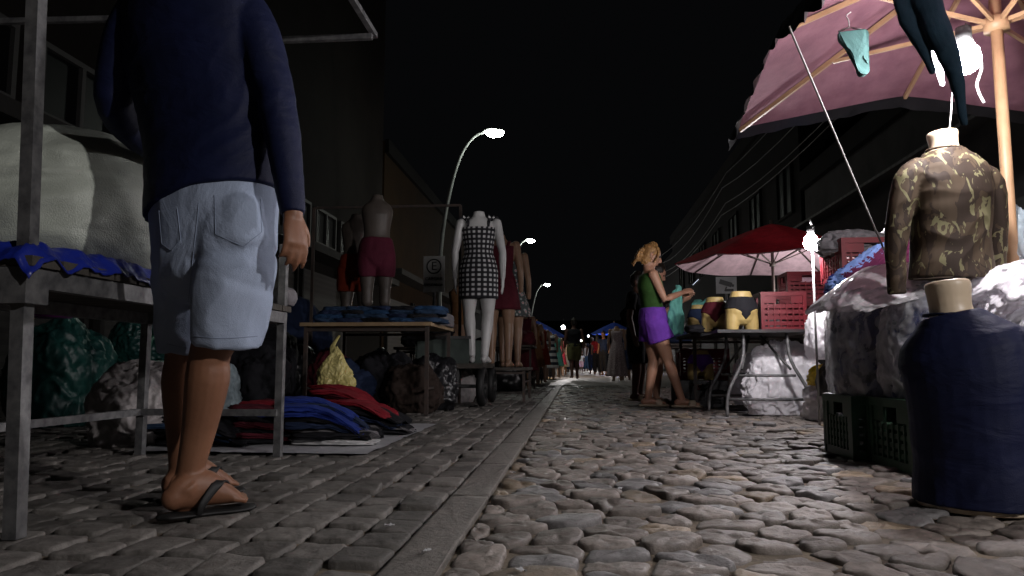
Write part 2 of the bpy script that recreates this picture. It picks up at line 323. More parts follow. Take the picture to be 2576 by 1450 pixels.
def hand(bm,W,d,n,t,k=1.,curl=.5,spread=1.):
    W=V(W);d=V(d).normalized();n=V(n);n=(n-d*n.dot(d)).normalized();t=V(t);t=(t-d*t.dot(d)-n*t.dot(n)).normalized()
    tube(bm,[W-d*.03*k,W+d*.02*k,W+d*.06*k,W+d*.092*k],[(.024*k,.02*k),(.033*k,.018*k),(.04*k,.016*k),(.038*k,.013*k)],side=t,n=12,sub=2)
    for i,(o,l) in enumerate(((.03,.07),(.01,.08),(-.01,.074),(-.029,.058))):
        p=W+d*(.088-.004*abs(i-1))*k+t*o*k; dd=d+t*o*2.2*spread; pts=[p-d*.02*k,p]; dd.normalize()
        for j,f in enumerate((.45,.32,.23)):
            a=curl*(.45+.45*j)*(1+.12*i); x=dd*math.cos(a)+n*math.sin(a); p=p+x*l*f*k; pts.append(p)
        tube(bm,pts,[.0088*k,.009*k,.0085*k,.008*k,.0068*k],side=t,n=8,sub=2)
    p=W+d*.022*k+t*.024*k; x=(d*.62+t*.62+n*.35).normalized(); p2=p+x*.04*k; p3=p2+(d*.85+t*.2+n*.4).normalized()*.03*k
    tube(bm,[p-x*.01,p,p2,p3],[.012*k,.0125*k,.0105*k,.008*k],side=n,n=8,sub=2)
def text(name,s,size,mat,parent,loc,rot,ext=.002):
    c=bpy.data.curves.new('t','FONT'); c.body=s; c.size=size; c.align_x='CENTER'; c.align_y='CENTER'; c.extrude=ext
    o=bpy.data.objects.new('t',c); COL.objects.link(o); bpy.context.view_layer.update()
    me=bpy.data.meshes.new_from_object(o.evaluated_get(bpy.context.evaluated_depsgraph_get())); bpy.data.objects.remove(o)
    q=obj(name,me,mat,parent); q.location=loc; q.rotation_euler=rot; return q
# ------------------------------------------------------------------ ground
def clip(poly,nx,ny,d):
    out=[];n=len(poly)
    for i in range(n):
        a=poly[i];b=poly[(i+1)%n];da=a[0]*nx+a[1]*ny-d;db=b[0]*nx+b[1]*ny-d
        if da<=0: out.append(a)
        if (da<0<db) or (db<0<da):
            t=da/(da-db); out.append((a[0]+(b[0]-a[0])*t,a[1]+(b[1]-a[1])*t))
    return out
def resample(poly,n,ch=2,q_=.25):
    p=np.array(poly)
    for _ in range(ch):
        q=np.roll(p,-1,0); p=np.stack([p*(1-q_)+q*q_,p*q_+q*(1-q_)],1).reshape(-1,2)
    q=np.vstack([p,p[:1]]); L=np.r_[0,np.cumsum(np.linalg.norm(np.diff(q,axis=0),axis=1))]
    t=np.linspace(0,L[-1],n,endpoint=False); return np.stack([np.interp(t,L,q[:,0]),np.interp(t,L,q[:,1])],1)
rng=np.random.default_rng(3)
def pave(name,cells,mat,prof,n,ch,tilt=.04,q_=.25,rough=.0015,wob=0):
    vs=[];fs=[];cols=[];o=0
    for poly,top,col in cells:
        p=resample(poly,n,ch,q_); c=p.mean(0); R=np.linalg.norm(p-c,axis=1).mean()
        if wob: p=c+(p-c)*(1+rng.normal(0,wob,(n,1)))
        tx,ty=rng.normal(0,tilt,2); ox,oy=rng.normal(0,.15,2)*R; bump=rng.normal(0,rough,n); bump=(bump+np.roll(bump,1)+np.roll(bump,-1))/1.7
        for k,(s,z) in enumerate(prof):
            cc=c+(1-s)*np.array([ox,oy]); q=cc+(p-c)*s; zz=top+z+(q[:,0]-c[0])*tx+(q[:,1]-c[1])*ty
            if k>0: zz=zz+bump*1.5+rng.normal(0,rough*.35,n)
            vs.append(np.c_[q,zz])
        vs.append(np.array([[c[0]+ox,c[1]+oy,top+prof[-1][1]+.0005]]))
        m=len(prof); cols+= [col]*(n*m+1)
        for k in range(m-1):
            for j in range(n):
                a=o+k*n+j;b=o+k*n+(j+1)%n; fs.append((a,b,b+n,a+n))
        for j in range(n): fs.append((o+(m-1)*n+j,o+(m-1)*n+(j+1)%n,o+m*n))
        o+=n*m+1
    me=bpy.data.meshes.new(name); me.from_pydata(np.vstack(vs).tolist(),[],fs); me.validate()
    at=me.color_attributes.new('Col','FLOAT_COLOR','POINT'); at.data.foreach_set('color',np.c_[np.array(cols),np.ones(len(cols))].ravel().astype(np.float32))
    q=obj(name,me,mat,None,True); q['kind']='structure'; return q
def cobcol():
    h=rng.random(); b=rng.uniform(.62,1.22)
    c=np.array([.195,.172,.155]) if h<.75 else (np.array([.17,.167,.17]) if h<.92 else np.array([.24,.19,.135]))
    return c*b
KX0,KX1=G(945,1440).x,G(1100,1440).x
def cobbles(x0,x1,y0,y1,sx,sy):
    pts={};ny=int((y1-y0)/sy);nx=int((x1-x0)/sx)
    for j in range(-1,ny+1):
        for i in range(-1,nx+1):
            pts[i,j]=(x0+(i+.5+.5*(j%2)+rng.uniform(-.42,.42))*sx,y0+(j+.5+rng.uniform(-.38,.38))*sy)
    cells=[]
    for (i,j),(px,py) in pts.items():
        if i<0 or j<0 or i>=nx or j>=ny: continue
        poly=[(px-.2,py-.2),(px+.2,py-.2),(px+.2,py+.2),(px-.2,py+.2)]
        gap=rng.uniform(.002,.006)
        for di in (-2,-1,0,1,2):
            for dj in (-2,-1,0,1,2):
                if (di or dj) and (i+di,j+dj) in pts:
                    qx,qy=pts[i+di,j+dj]; dx,dy=qx-px,qy-py; l=math.hypot(dx,dy)
                    poly=clip(poly,dx/l,dy/l,(px*dx+py*dy)/l+l/2-gap)
                    if len(poly)<3: break
            if len(poly)<3: break
        if len(poly)<3: continue
        poly=clip(poly,-1,0,-(KX1+.01))
        if len(poly)<3: continue
        a=np.array(poly); 
        if np.ptp(a[:,0])<.03 or np.ptp(a[:,1])<.03: continue
        cells.append((poly,rng.normal(-.004,.0045),cobcol()))
    return cells
RP=[(1.,-.04),(.994,-.018),(.976,-.0088),(.94,-.0036),(.845,-.0008),(.58,.0005),(.28,.0009)]
pave('cobblestones',cobbles(KX1-.05,3.4,1.0,6.5,.153,.118),m_cob,RP,26,2,tilt=.034,q_=.165,rough=.0016,wob=.01)
pave('cobblestones_beyond',cobbles(KX1-.05,4.0,6.5,15,.155,.12),m_cob,RP,12,2,tilt=.035)
def setts(x0,x1,y0,y1):
    cells=[];x=x1
    while x>x0:
        wd=rng.uniform(.12,.138); y=y0-rng.uniform(0,.2)
        while y<y1:
            l=rng.uniform(.13,.18); g=.005; gy=rng.uniform(.008,.013); j=lambda:rng.normal(0,.0035)
            poly=[(x-wd+g+j(),y+gy+j()),(x-g+j(),y+gy+j()),(x-g+j(),y+l-gy+j()),(x-wd+g+j(),y+l-gy+j())]
            b=rng.uniform(.52,1.15); cells.append((poly,rng.normal(-.003,.004),np.array([.172,.164,.153])*b)); y+=l
        x-=wd
    return cells
SP=[(1.,-.04),(.988,-.014),(.965,-.0035),(.92,-.0008),(.8,0),(.5,.0004)]
pave('stone_setts',setts(-4.6,KX0-.006,1.0,15),m_set,SP,24,1,tilt=.03,q_=.05,rough=.0009)
kc=[];y=.6
while y<15:
    l=rng.uniform(.7,1.1); kc.append(([(KX0+rng.normal(0,.003),y+.002),(KX1+rng.normal(0,.003),y+.002),(KX1+rng.normal(0,.003),y+l-.002),(KX0,y+l-.002)],rng.normal(-.002,.001),np.array([.17,.16,.147])*rng.uniform(.92,1.06))); y+=l
pave('kerb_strip',kc,m_set,[(1.,-.04),(.995,-.006),(.985,-.001),(.9,0),(.5,.0)],40,0,tilt=.003,rough=.0006)
bm=bmesh.new(); bmesh.ops.create_grid(bm,x_segments=40,y_segments=60,size=1)
for v in bm.verts: v.co=V((v.co.x*60,45+v.co.y*80,-.018))
obj('ground',bm,m_sand)['kind']='structure'
bm=bmesh.new(); bx(bm,-4.6,4.9,15,125,-.017,-.004); obj('road',bm,m_far)['kind']='structure'
bm=bmesh.new(); bx(bm,-5.6,-4.62,-4,110,-.017,.12); obj('pavement',bm,m_far)['kind']='structure'
# ------------------------------------------------------------------ buildings
def building(label,x0,x1,y0,y1,h,wm,face,shut=None,win=None,ledge=None,par=.35):
    t=thing('building',label,'building',((x0+x1)/2,(y0+y1)/2,0)); cx,cy=(x0+x1)/2,(y0+y1)/2
    b=bmesh.new(); bx(b,x0-cx,x1-cx,y0-cy,y1-cy,-.016,h); obj('wall',b,wm,t)
    xf=face-cx; s=1 if face>cx else -1
    b=bmesh.new(); bx(b,min(xf,xf+s*.12)+.002*s,max(xf,xf+s*.12)+.002*s,y0-cy,y1-cy,h-par,h+.05); obj('parapet',b,m_wallC if wm!=m_wallA else wm,t)
    if ledge:
        b=bmesh.new(); bx(b,min(xf,xf+s*.55),max(xf,xf+s*.55),y0-cy+.05,y1-cy-.05,ledge,ledge+.16); obj('ledge',b,m_trim,t)
    if shut:
        y=y0+.4
        while y+shut<y1:
            b=bmesh.new(); bx(b,min(xf,xf+s*.05),max(xf,xf+s*.05),y-cy,y-cy+shut-.4,0.12,2.35); obj('shutter',b,m_shut,t)
            for yy in (y-cy-.1,y-cy+shut-.4+.02): 
                b=bmesh.new(); bx(b,min(xf,xf+s*.09),max(xf,xf+s*.09),yy,yy+.08,.12,2.45); obj('door_jamb',b,m_trim,t)
            y+=shut
    if win:
        z0,z1,wd,st=win; y=y0+.5
        while y+wd<y1-.3:
            b=bmesh.new(); a=y-cy; fr_=m_frame if s>0 else m_wallC
            for (ya,yb,za,zb) in ((a,a+wd,z0,z0+.06),(a,a+wd,z1-.06,z1),(a,a+.06,z0+.06,z1-.06),(a+wd-.06,a+wd,z0+.06,z1-.06),(a+wd/2-.03,a+wd/2+.03,z0+.06,z1-.06)): bx(b,min(xf,xf+s*.07),max(xf,xf+s*.07),ya,yb,za,zb)
            w=obj('window',b,fr_,t)
            b=bmesh.new(); bx(b,min(xf,xf+s*.02),max(xf,xf+s*.02),a+.06,a+wd-.06,z0+.06,z1-.06); obj('pane',b,m_pane,w); y+=st
    return t
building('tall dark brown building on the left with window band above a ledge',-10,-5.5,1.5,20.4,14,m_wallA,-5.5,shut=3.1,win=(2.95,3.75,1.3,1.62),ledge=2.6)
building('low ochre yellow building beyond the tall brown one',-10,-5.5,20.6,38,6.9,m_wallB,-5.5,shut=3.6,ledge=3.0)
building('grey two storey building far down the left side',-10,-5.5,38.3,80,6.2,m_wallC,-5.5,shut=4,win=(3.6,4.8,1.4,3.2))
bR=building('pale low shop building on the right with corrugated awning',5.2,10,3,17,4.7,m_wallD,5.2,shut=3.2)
b=bmesh.new(); 
v=[b.verts.new(c) for c in ((-2.4,-7,3.45),(-2.4,7,3.45),(-3.5,7,2.95),(-3.5,-7,2.95),(-2.4,-7,3.49),(-2.4,7,3.49),(-3.5,7,2.99),(-3.5,-7,2.99))]
for f in ((0,1,2,3),(7,6,5,4),(0,3,7,4),(1,5,6,2),(3,2,6,7),(0,4,5,1)): b.faces.new([v[i] for i in f])
obj('awning',b,m_corr,bR)
sg=P(2245,530,11.0)
s=thing('shop_sign','dark shop sign with white script lettering on the right facade','sign',(5.13,sg.y,2.3))
b=bmesh.new(); bx(b,-.05,.02,-1.1,1.1,0,.75); obj('board',b,m_ink,s)
text('lettering','Jardim',.42,m_signd,s,(-.056,0,.48),(PI/2,0,-PI/2)); text('phone_number','9 9967-4302',.2,m_signd,s,(-.056,0,.15),(PI/2,0,-PI/2))
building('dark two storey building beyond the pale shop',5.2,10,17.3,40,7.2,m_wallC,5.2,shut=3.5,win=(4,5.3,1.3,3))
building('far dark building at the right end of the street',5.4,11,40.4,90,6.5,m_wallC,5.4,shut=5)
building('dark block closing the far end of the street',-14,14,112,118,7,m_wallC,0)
for i,(x,z,sag) in enumerate(((4.7,5.2,.5),(4.85,5.6,.6),(4.75,6.1,.7),(4.9,6.6,.45))):
    b=bmesh.new(); pts=[(x,6+y_*9.,z-sag*(1-((y_%2)-1)**2)*.8) for y_ in np.linspace(0,6,25)]; tube(b,pts,[.012]*25,n=6,sub=1); props(obj('power_cable',b,m_black,None,True),['lowest','second lowest','third','topmost'][i]+' overhead cable sagging along the right facades','cable')
# ------------------------------------------------------------------ street lamps
def lamp(hx,hy,Y,base_dx,label):
    h=P(hx,hy,Y); bX=h.x-base_dx; t=thing('street_lamp',label,'street lamp',(bX,Y,0.0),0,'street lamps on the left side')
    H=h.z; d=base_dx; b=bmesh.new()
    pts=[(0,0,-.016),(0,0,H*.3),(0.03,0,H*.52),(.14*d,0,H*.72),(.36*d,0,H*.9),(.62*d,0,H*.985),(.85*d,0,H+.03)]
    tube(b,pts,[.075,.065,.055,.05,.045,.04,.035],n=10,sub=5,r0=False); obj('pole',b,m_lamp,t,True)
    b=bmesh.new(); tube(b,[(.8*d,0,H+.06),(.9*d,0,H+.085),(d,0,H+.075),(1.18*d,0,H+.05)],[(.06,.04),(.16,.05),(.17,.05),(.08,.03)],side=(0,1,0),n=14); obj('lamp_head',b,m_lamp,t,True)
    b=bmesh.new(); tube(b,[(.9*d,0,H+.0),(d,0,H-.015),(1.13*d,0,H-.01)],[(.14,.07),(.17,.1),(.11,.07)],side=(0,1,0),n=12); obj('lens',b,m_lens,t,True)
    b=bmesh.new(); cyl(b,(0,0,0),(0,0,.3),.11); obj('base_sleeve',b,m_lamp,t,True)
lamp(1243,335,19.3,1.45,'nearest curved street lamp rising behind the gingham dress')
lamp(1334,606,36.3,1.1,'second curved street lamp, farther down the street')
lamp(1376,717,57,1.3,'farthest and smallest curved street lamp')
# ------------------------------------------------------------------ bulbs
def bulb(p,mat,label,r=.032,wire=.3,warm=False,wto=None,group=None):
    t=thing('hanging_bulb',label,'light bulb',p,0,group)
    b=bmesh.new(); bmesh.ops.create_icosphere(b,subdivisions=2,radius=r)
    for v in b.verts:
        if v.co.z>0: v.co.z*=1.35
    obj('glass',b,mat,t,True)
    b=bmesh.new(); cyl(b,(0,0,r*1.2),(0,0,r*1.2+.06),r*.5); obj('socket',b,m_black,t,True)
    b=bmesh.new(); q=V(wto)-V(p) if wto is not None else V((0,0,wire)); tube(b,[(0,0,r*1.2+.05),tuple(q*.5+V((.01,.0,.05))),tuple(q)],[.004]*3,n=6,sub=4); obj('wire',b,m_black,t,True)
    return t
# ------------------------------------------------------------------ figures
TZ=[.76,.86,.94,1.03,1.12,1.22,1.30,1.345,1.375,1.42]; TA=[.125,.17,.155,.122,.132,.15,.158,.115,.065,.05]; TB=[.10,.12,.112,.092,.1,.115,.095,.072,.056,.05]
LT=[0,.2,.38,.5,.62,.8,1.]; LR=[.092,.088,.068,.054,.057,.044,.036]
AT=[0,.25,.5,.65,1.]; AR=[.05,.043,.036,.036,.025]
class Fig:
    def __init__(s,name,label,cat,loc,yaw,H,skin,pose=None,head=True,voxel=.01,male=False,group=None,hands=True,feet=True,legs=True,arms=True,cut=None,mann=False):
        p=pose or {}; s.k=k=H/1.65; s.t=thing(name,label,cat,loc,yaw,group); s.p=p; s.male=male; s.vx=voxel
        s.lean=V((*p.get('lean',(0,0)),0)); s.hip=V((*p.get('hipo',(0,0)),0))
        def g(key,d): return V(p.get(key,d))
        s.J={}
        for q,sg in (('l',-1),('r',1)):
            sh=s.sp(1.315)+V((sg*(.195 if male else .168),0,0))
            s.J['sh'+q]=sh; s.J['el'+q]=g('el'+q,tuple(sh+V((sg*.05,-.02,-.28)))); s.J['wr'+q]=g('wr'+q,tuple(V(s.J['el'+q])+V((sg*.005,.06,-.23))))
            s.J['hi'+q]=s.hip+V((sg*.085,0,.84)); s.J['kn'+q]=g('kn'+q,(sg*.09,.015,.46)); s.J['an'+q]=g('an'+q,(sg*.09,-.02,.075))
        b=bmesh.new(); zb=cut if cut else .76
        s.torso(b,zb,1.42 if head else 1.43,0,r0=not cut,r1=False)
        for q,sg in (('l',-1),('r',1)):
            if arms:
                s.arm(b,q,0,1.,0)
                hd=V(p.get('hd'+q,tuple(s.J['wr'+q]-s.J['el'+q]))); hn=V(p.get('hn'+q,(-sg,0.15,0))); htd=V(p.get('ht'+q,(0,1,0)))
                if hands: hand(b,s.J['wr'+q]*k,hd,hn,htd,k*.95,p.get('curl'+q,.45))
            if legs: s.leg(b,q,0,p.get('legcut',1.),0,r1=True)
            if legs and feet:
                a=s.J['an'+q]; f=V((*p.get('ft'+q,(sg*.15,1)),0)).normalized(); z=a.z-.075; sd=V((f.y,-f.x,0))
                pt=[a+f*-.045+V((0,0,-.04)),a+f*.035+V((0,0,-.033-0)),a+f*.1+V((0,0,-.048)),a+f*.165+V((0,0,-.056))]
                tube(b,[x*k for x in pt],[(.03*k,.034*k),(.036*k,.036*k),(.042*k,.025*k),(.034*k,.018*k)],side=sd,n=12,sub=2)
        if head:
            h=s.sp(1.4)+V(p.get('hoff',(0,.025,.13))); h.z=1.4+p.get('hoff',(0,.025,.13))[2]
            yw=p.get('hyaw',0); pt=p.get('hpitch',0)
            fd=V((-math.sin(yw)*math.cos(pt),math.cos(yw)*math.cos(pt),math.sin(pt))); sd=V((math.cos(yw),math.sin(yw),0)); wv=sd.cross(fd); s.hd=(h,fd,sd,wv)
            R=lambda x,y,z:(h+sd*x+fd*y+wv*z)*k
            tube(b,[R(0,.035,-.115),R(0,.02,-.075),R(0,.005,-.02),R(0,-.005,.03),R(0,-.01,.075),R(0,-.012,.1)],[(.03*k,.035*k),(.052*k,.065*k),(.066*k,.086*k),(.07*k,.092*k),(.058*k,.076*k),(.035*k,.05*k)],side=sd,n=18,sub=3)
            tube(b,[s.sp(1.36)*k,R(0,-.02,-.07)],[.054*k,.052*k],n=12,sub=1)
            tube(b,[R(0,.082,.012),R(0,.1,-.015),R(0,.108,-.034),R(0,.09,-.045)],[.008*k,.011*k,.013*k,.008*k],side=sd,n=8,sub=2)
            tube(b,[R(-.018,.078,-.068),R(0,.087,-.068),R(.018,.078,-.068)],[.006*k,.009*k,.006*k],n=8,sub=2)
            for sg in (-1,1): tube(b,[R(sg*.072,-.012,-.04),R(sg*.08,-.02,-.005),R(sg*.074,-.015,.022)],[(.006*k,.012*k),(.007*k,.018*k),(.006*k,.012*k)],side=sd,n=8,sub=2)
            for sg in (-1,1):
                e=bmesh.new(); bmesh.ops.create_icosphere(e,subdivisions=2,radius=.011*k); bmesh.ops.translate(e,verts=e.verts,vec=R(sg*.031,.076,.005)); obj('eye',e,m_eye,s.t,True)
        s.body=obj('body',remesh(b,voxel,2),skin,s.t,True)
    def sp(s,z): 
        return s.hip+s.lean*(max(0,z-.86)/.55)**1.2+V((0,0,z))
    def torso(s,b,z0,z1,inf,r0=True,r1=True,n=24):
        k=s.k; zs=np.linspace(z0,z1,14); mw=(1.12 if s.male else 1)
        tube(b,[s.sp(z)*k for z in zs],[((np.interp(z,TZ,TA)*(mw if z>1 and z<1.36 else 1)+inf)*k,(np.interp(z,TZ,TB)+inf)*k) for z in zs],n=n,sub=1,r0=r0,r1=r1,e=.92)
    def lp(s,a,m,c,t): return a.lerp(m,t*2) if t<.5 else m.lerp(c,t*2-1)
    def leg(s,b,q,t0,t1,inf,flare=0,r1=False):
        k=s.k; ts=np.linspace(t0,t1,9); J=s.J
        tube(b,[s.lp(J['hi'+q],J['kn'+q],J['an'+q],t)*k for t in ts],[(np.interp(t,LT,LR)*(1.08 if s.male else 1)+inf+flare*(t-t0)/(t1-t0))*k for t in ts],side=(1,0,0),n=16,sub=1,r0=True,r1=r1)
    def arm(s,b,q,t0,t1,inf,r1=False):
        k=s.k; ts=np.linspace(t0,t1,9); J=s.J
        tube(b,[s.lp(J['sh'+q],J['el'+q],J['wr'+q],t)*k for t in ts],[(np.interp(t,AT,AR)*(1.1 if s.male else 1)+inf)*k for t in ts],side=(0,1,0),n=14,sub=1,r0=True,r1=r1)
    def top(s,name,mat,z0,z1=1.36,sl=0,inf=.012,amp=.006):
        b=bmesh.new(); s.torso(b,z0,z1,inf,r0=False,r1=False)
        for q in 'lr':
            if sl: s.arm(b,q,0,sl,inf)
        me=remesh(b,max(s.vx,.009),2); wrinkle(me,amp,(7,7,9),seed=len(bpy.data.objects)); return obj(name,me,mat,s.t,True)
    def shorts(s,name,mat,z1,tl,inf=.012,flare=.02,amp=.006):
        b=bmesh.new(); s.torso(b,.78,z1,inf,r1=False)
        for q in 'lr': s.leg(b,q,0,tl,inf,flare)
        me=remesh(b,max(s.vx,.009),2); wrinkle(me,amp,(8,8,5),seed=len(bpy.data.objects)); return obj(name,me,mat,s.t,True)
    def dress(s,name,mat,z0,z1,inf=.01,flare=0,uv=False,straps=True,sm=None):
        k=s.k; b=bmesh.new(); zs=np.linspace(z0,z1,22); R=[]
        for z in zs:
            if z<.86: a=(.172+flare*(.86-z)+inf,.125+flare*(.86-z)+inf)
            else: a=(np.interp(z,TZ,TA)+inf,np.interp(z,TZ,TB)+inf)
            R.append((a[0]*k,a[1]*k))
        tube(b,[s.sp(z)*k for z in zs],R,n=40,sub=1,r0=False,r1=False,uv=uv)
        if straps:
            for sg in (-1,1): tube(b,[V((sg*.085,.08,z1-.02))*k,V((sg*.1,.03,1.355))*k,V((sg*.1,-.05,1.345))*k,V((sg*.085,-.09,z1-.02))*k],[(.018*k,.006)]*4,side=(1,0,0),n=8,sub=3,uv=uv)
            if straps=='bow':
                for sg in (-1,1):
                    for dx in (-1,1): tube(b,[V((sg*.12,0,1.355))*k,V((sg*.12+dx*.03,-.01,1.385))*k,V((sg*.12+dx*.055,-.01,1.36))*k,V((sg*.12+dx*.06,-.015,1.31))*k],[(.006,.004),(.016,.006),(.016,.006),(.014,.004)],n=8,sub=2,uv=uv)
        o=obj(name,b,mat,s.t,True)
        if not uv:
            for v in o.data.vertices:
                if v.co.z<.95*k: v.co+=V((v.co.x,v.co.y,0)).normalized()*(.016*math.sin(9*math.atan2(v.co.y,v.co.x))*(.95*k-v.co.z)*2)
        return o
    def hair(s,mat,style='short'):
        k=s.k; h,fd,sd,wv=s.hd; R=lambda x,y,z:(h+sd*x+fd*y+wv*z)*k; b=bmesh.new()
        lo=-.06 if style!='short' else -.03
        tube(b,[R(0,-.035,lo),R(0,-.03,.0),R(0,-.018,.05),R(0,-.014,.085),R(0,-.012,.112)],[(.062*k,.07*k),(.078*k,.08*k),(.08*k,.096*k),(.068*k,.084*k),(.035*k,.048*k)],side=sd,n=18,sub=3)
        if style=='bun':
            rr=random.Random(4)
            tube(b,[R(0,-.08,-.02),R(0,-.11,-.03),R(0,-.12,-.07)],[.046*k,.046*k,.028*k],side=sd,n=12)
            for i in range(26):
                a=rr.uniform(-.06,.06); c=rr.uniform(-.05,.04)
                tube(b,[R(a*.6,-.09,c),R(a,-.125,c+rr.uniform(-.03,.01)),R(a*1.4,-.135-rr.random()*.03,c+rr.uniform(-.12,-.05))],[.013*k,.010*k,.0045*k],side=sd,n=6,sub=3)
            for i in range(12): 
                a=rr.choice((-1,1))*rr.uniform(.05,.08); tube(b,[R(a,.02,.08),R(a*1.15,.05,.03),R(a*1.25,.03,-.07)],[.013*k,.011*k,.005*k],side=sd,n=6,sub=3)
        if style=='long': tube(b,[R(0,-.05,.04),R(0,-.075,-.06),R(0,-.08,-.18),R(0,-.08,-.26)],[(.07*k,.04*k),(.08*k,.04*k),(.075*k,.03*k),(.04*k,.015*k)],side=sd,n=14)
        me=remesh(b,max(.007,s.vx*.7),1); wrinkle(me,.006,(45,45,14)); obj('hair',me,mat,s.t,True)
    def sole(s,q,mat):
        k=s.k; a=s.J['an'+q]; f=V((*s.p.get('ft'+q,((-1 if q=='l' else 1)*.15,1)),0)).normalized(); sd=V((f.y,-f.x,0)); b=bmesh.new(); z=a.z-.075
        c=[a+f*x for x in (-.085,-.05,.03,.11,.17,.2)]
        for p_ in c: p_.z=z+.0
        tube(b,[x*k for x in c],[(.02*k,.012),(.038*k,.014),(.038*k,.014),(.048*k,.014),(.042*k,.012),(.02*k,.01)],side=sd,n=12,sub=2)
        st=[a+f*.1+sd*.052+V((0,0,-.07)),a+f*.1+sd*.035+V((0,0,-.03)),a+f*.1+V((0,0,-.018)),a+f*.1-sd*.035+V((0,0,-.03)),a+f*.1-sd*.052+V((0,0,-.07))]
        tube(b,[x*k for x in st],[(.035*k,.005)]*5,side=f,n=8,sub=3)
        obj('sandal',b,mat,s.t,True)
# ------------------------------------------------------------------ the foreground man
def man():
    B=V((-1.03,2.06,0)); t=thing('person','person seen from behind in navy long sleeved shirt, pale denim shorts and black flip flops','person',B)
    sh=lambda bm:(bmesh.ops.translate(bm,verts=bm.verts,vec=-B),bm)[1]
    Y0=2.05
    Rs=V((.86,-.5,0)); Rt=V((.965,-.26,0))
    ed=[(640,388,706,.135),(560,378,708,.14),(500,370,707,.138),(440,364,704,.13),(350,354,698,.122),(250,332,690,.122),(150,306,678,.128),(60,292,668,.126),(-10,300,655,.112),(-60,345,625,.09),(-95,400,570,.068)]
    tz=[]
    for y,l,r,dp in ed:
        a=P(l,y,Y0);c=P(r,y,Y0); tz.append((a.z,(a.x+c.x)/2,(c.x-a.x)/2,dp))
    A=np.array(tz); zh=P(540,497,Y0).z
    def torso(b,zs,inf,**k):
        pts=[];rad=[]
        for z in zs:
            pts.append((np.interp(z,A[:,0],A[:,1]),Y0+.02*math.sin((z-.9)*5),z)); rad.append((np.interp(z,A[:,0],A[:,2])+inf,np.interp(z,A[:,0],A[:,3])+inf))
        tube(b,pts,rad,side=k.pop('side',Rt),n=36,sub=1,e=.92,**k)
    rarm=[P(600,5,2.03),P(650,90,2.0),P(690,235,1.97),P(710,335,1.95),P(725,445,1.93),P(737,540,1.91)]
    larm=[P(375,5,2.07),P(325,85,2.08),P(296,190,2.1),P(292,275,2.13),P(350,350,2.24),P(425,400,2.36)]
    ar=[.068,.064,.056,.05,.042,.034]; al=[.07,.068,.062,.056,.046,.036]
    rleg=[P(592,640,1.99),P(578,760,1.985),P(530,885,2.0),P(522,955,2.01),P(503,1070,2.025),P(481,1170,2.03),P(468,1225,2.03),P(462,1262,2.03)]
    rr=[.092,.08,.056,.06,.048,.038,.036,.038]
    lleg=[P(480,640,2.13),P(475,760,2.14),P(462,890,2.18),P(455,960,2.2),P(455,1070,2.22),P(455,1160,2.24),P(452,1200,2.25),P(452,1225,2.25)]
    b=bmesh.new()
    torso(b,np.linspace(.78,A[-1,0]+.01,16),-.014,r1=False)
    tube(b,rarm,[r-.011 for r in ar[:-1]]+[.027],n=14); tube(b,larm,[r-.011 for r in al],n=14)
    tube(b,rleg,rr,n=18); tube(b,lleg,[r*.95 for r in rr],n=18)
    def foot(an,heel,toe,base):
        f=(toe-heel); L=f.length; f.normalize(); s=V((f.y,-f.x,0)); z=base
        q=lambda d,zz:V((heel.x,heel.y,0))+f*d*L+V((0,0,z+zz))
        tube(b,[q(.08,.034),q(.22,.05),q(.42,.055),q(.6,.04),q(.78,.024)],[(.03,.034),(.034,.05),(.037,.052),(.043,.038),(.046,.021)],side=s,n=16,sub=3)
        tube(b,[V(an),q(.2,.07),q(.27,.045)],[.038,.04,.035],n=14)
        for i,(o,l,r) in enumerate(((.033,.21,.0145),(.012,.2,.0105),(-.007,.175,.010),(-.024,.145,.0095),(-.04,.11,.009))):
            tube(b,[q(.74,.02)-s*o,q(.74+l*.6,.017)-s*o*1.05,q(.76+l,.012)-s*o*1.05],[r,r,r*.85],n=8,sub=2)
        return f,s,q
    h1=G(414,1309); t1=G(628,1281); f1,s1,q1=foot(rleg[-1],h1,t1,.02)
    h2=V((-1.25,2.2,0)); t2=V((-1.12,2.42,0)); f2,s2,q2=foot(lleg[-1],h2,t2,.02)
    hand(b,rarm[-1],P(748,640,1.88)-rarm[-1],(-.75,.55,0),(.55,.75,0),.96,.65)
    hand(b,larm[-1],V((.8,.6,-.1)),(.2,-.2,-1),(-.3,1,0),1.0,.6)
    zn=A[-1,0]
    hc=V((A[-1,1]+.02,2.08,zn+.17)); fd=V((.5,.85,-.1)).normalized(); sd=V((.86,-.5,0)); wv=sd.cross(fd)
    R=lambda x,y,z:hc+sd*x+fd*y+wv*z
    tube(b,[V((A[-1,1],2.06,zn-.03)),R(0,-.02,-.06)],[.062,.058],n=14,sub=1)
    tube(b,[R(0,.035,-.12),R(0,.02,-.075),R(0,.005,-.02),R(0,-.005,.03),R(0,-.01,.08),R(0,-.012,.105)],[(.034,.035),(.056,.066),(.07,.09),(.075,.096),(.062,.08),(.036,.05)],side=sd,n=20)
    tube(b,[R(0,.085,.012),R(0,.103,-.015),R(0,.112,-.034),R(0,.09,-.046)],[.009,.012,.014,.009],side=sd,n=8)
    for sg in (-1,1): tube(b,[R(sg*.076,-.012,-.04),R(sg*.085,-.02,-.005),R(sg*.078,-.015,.025)],[(.006,.012),(.007,.019),(.006,.012)],side=sd,n=8)
    obj('body',remesh(sh(b),.0055,3),m_skin,t,True)
    for sg in (-1,1):
        e=bmesh.new(); bmesh.ops.create_icosphere(e,subdivisions=2,radius=.012); bmesh.ops.translate(e,verts=e.verts,vec=R(sg*.033,.08,.005)-B); obj('eye',e,m_eye,t,True)
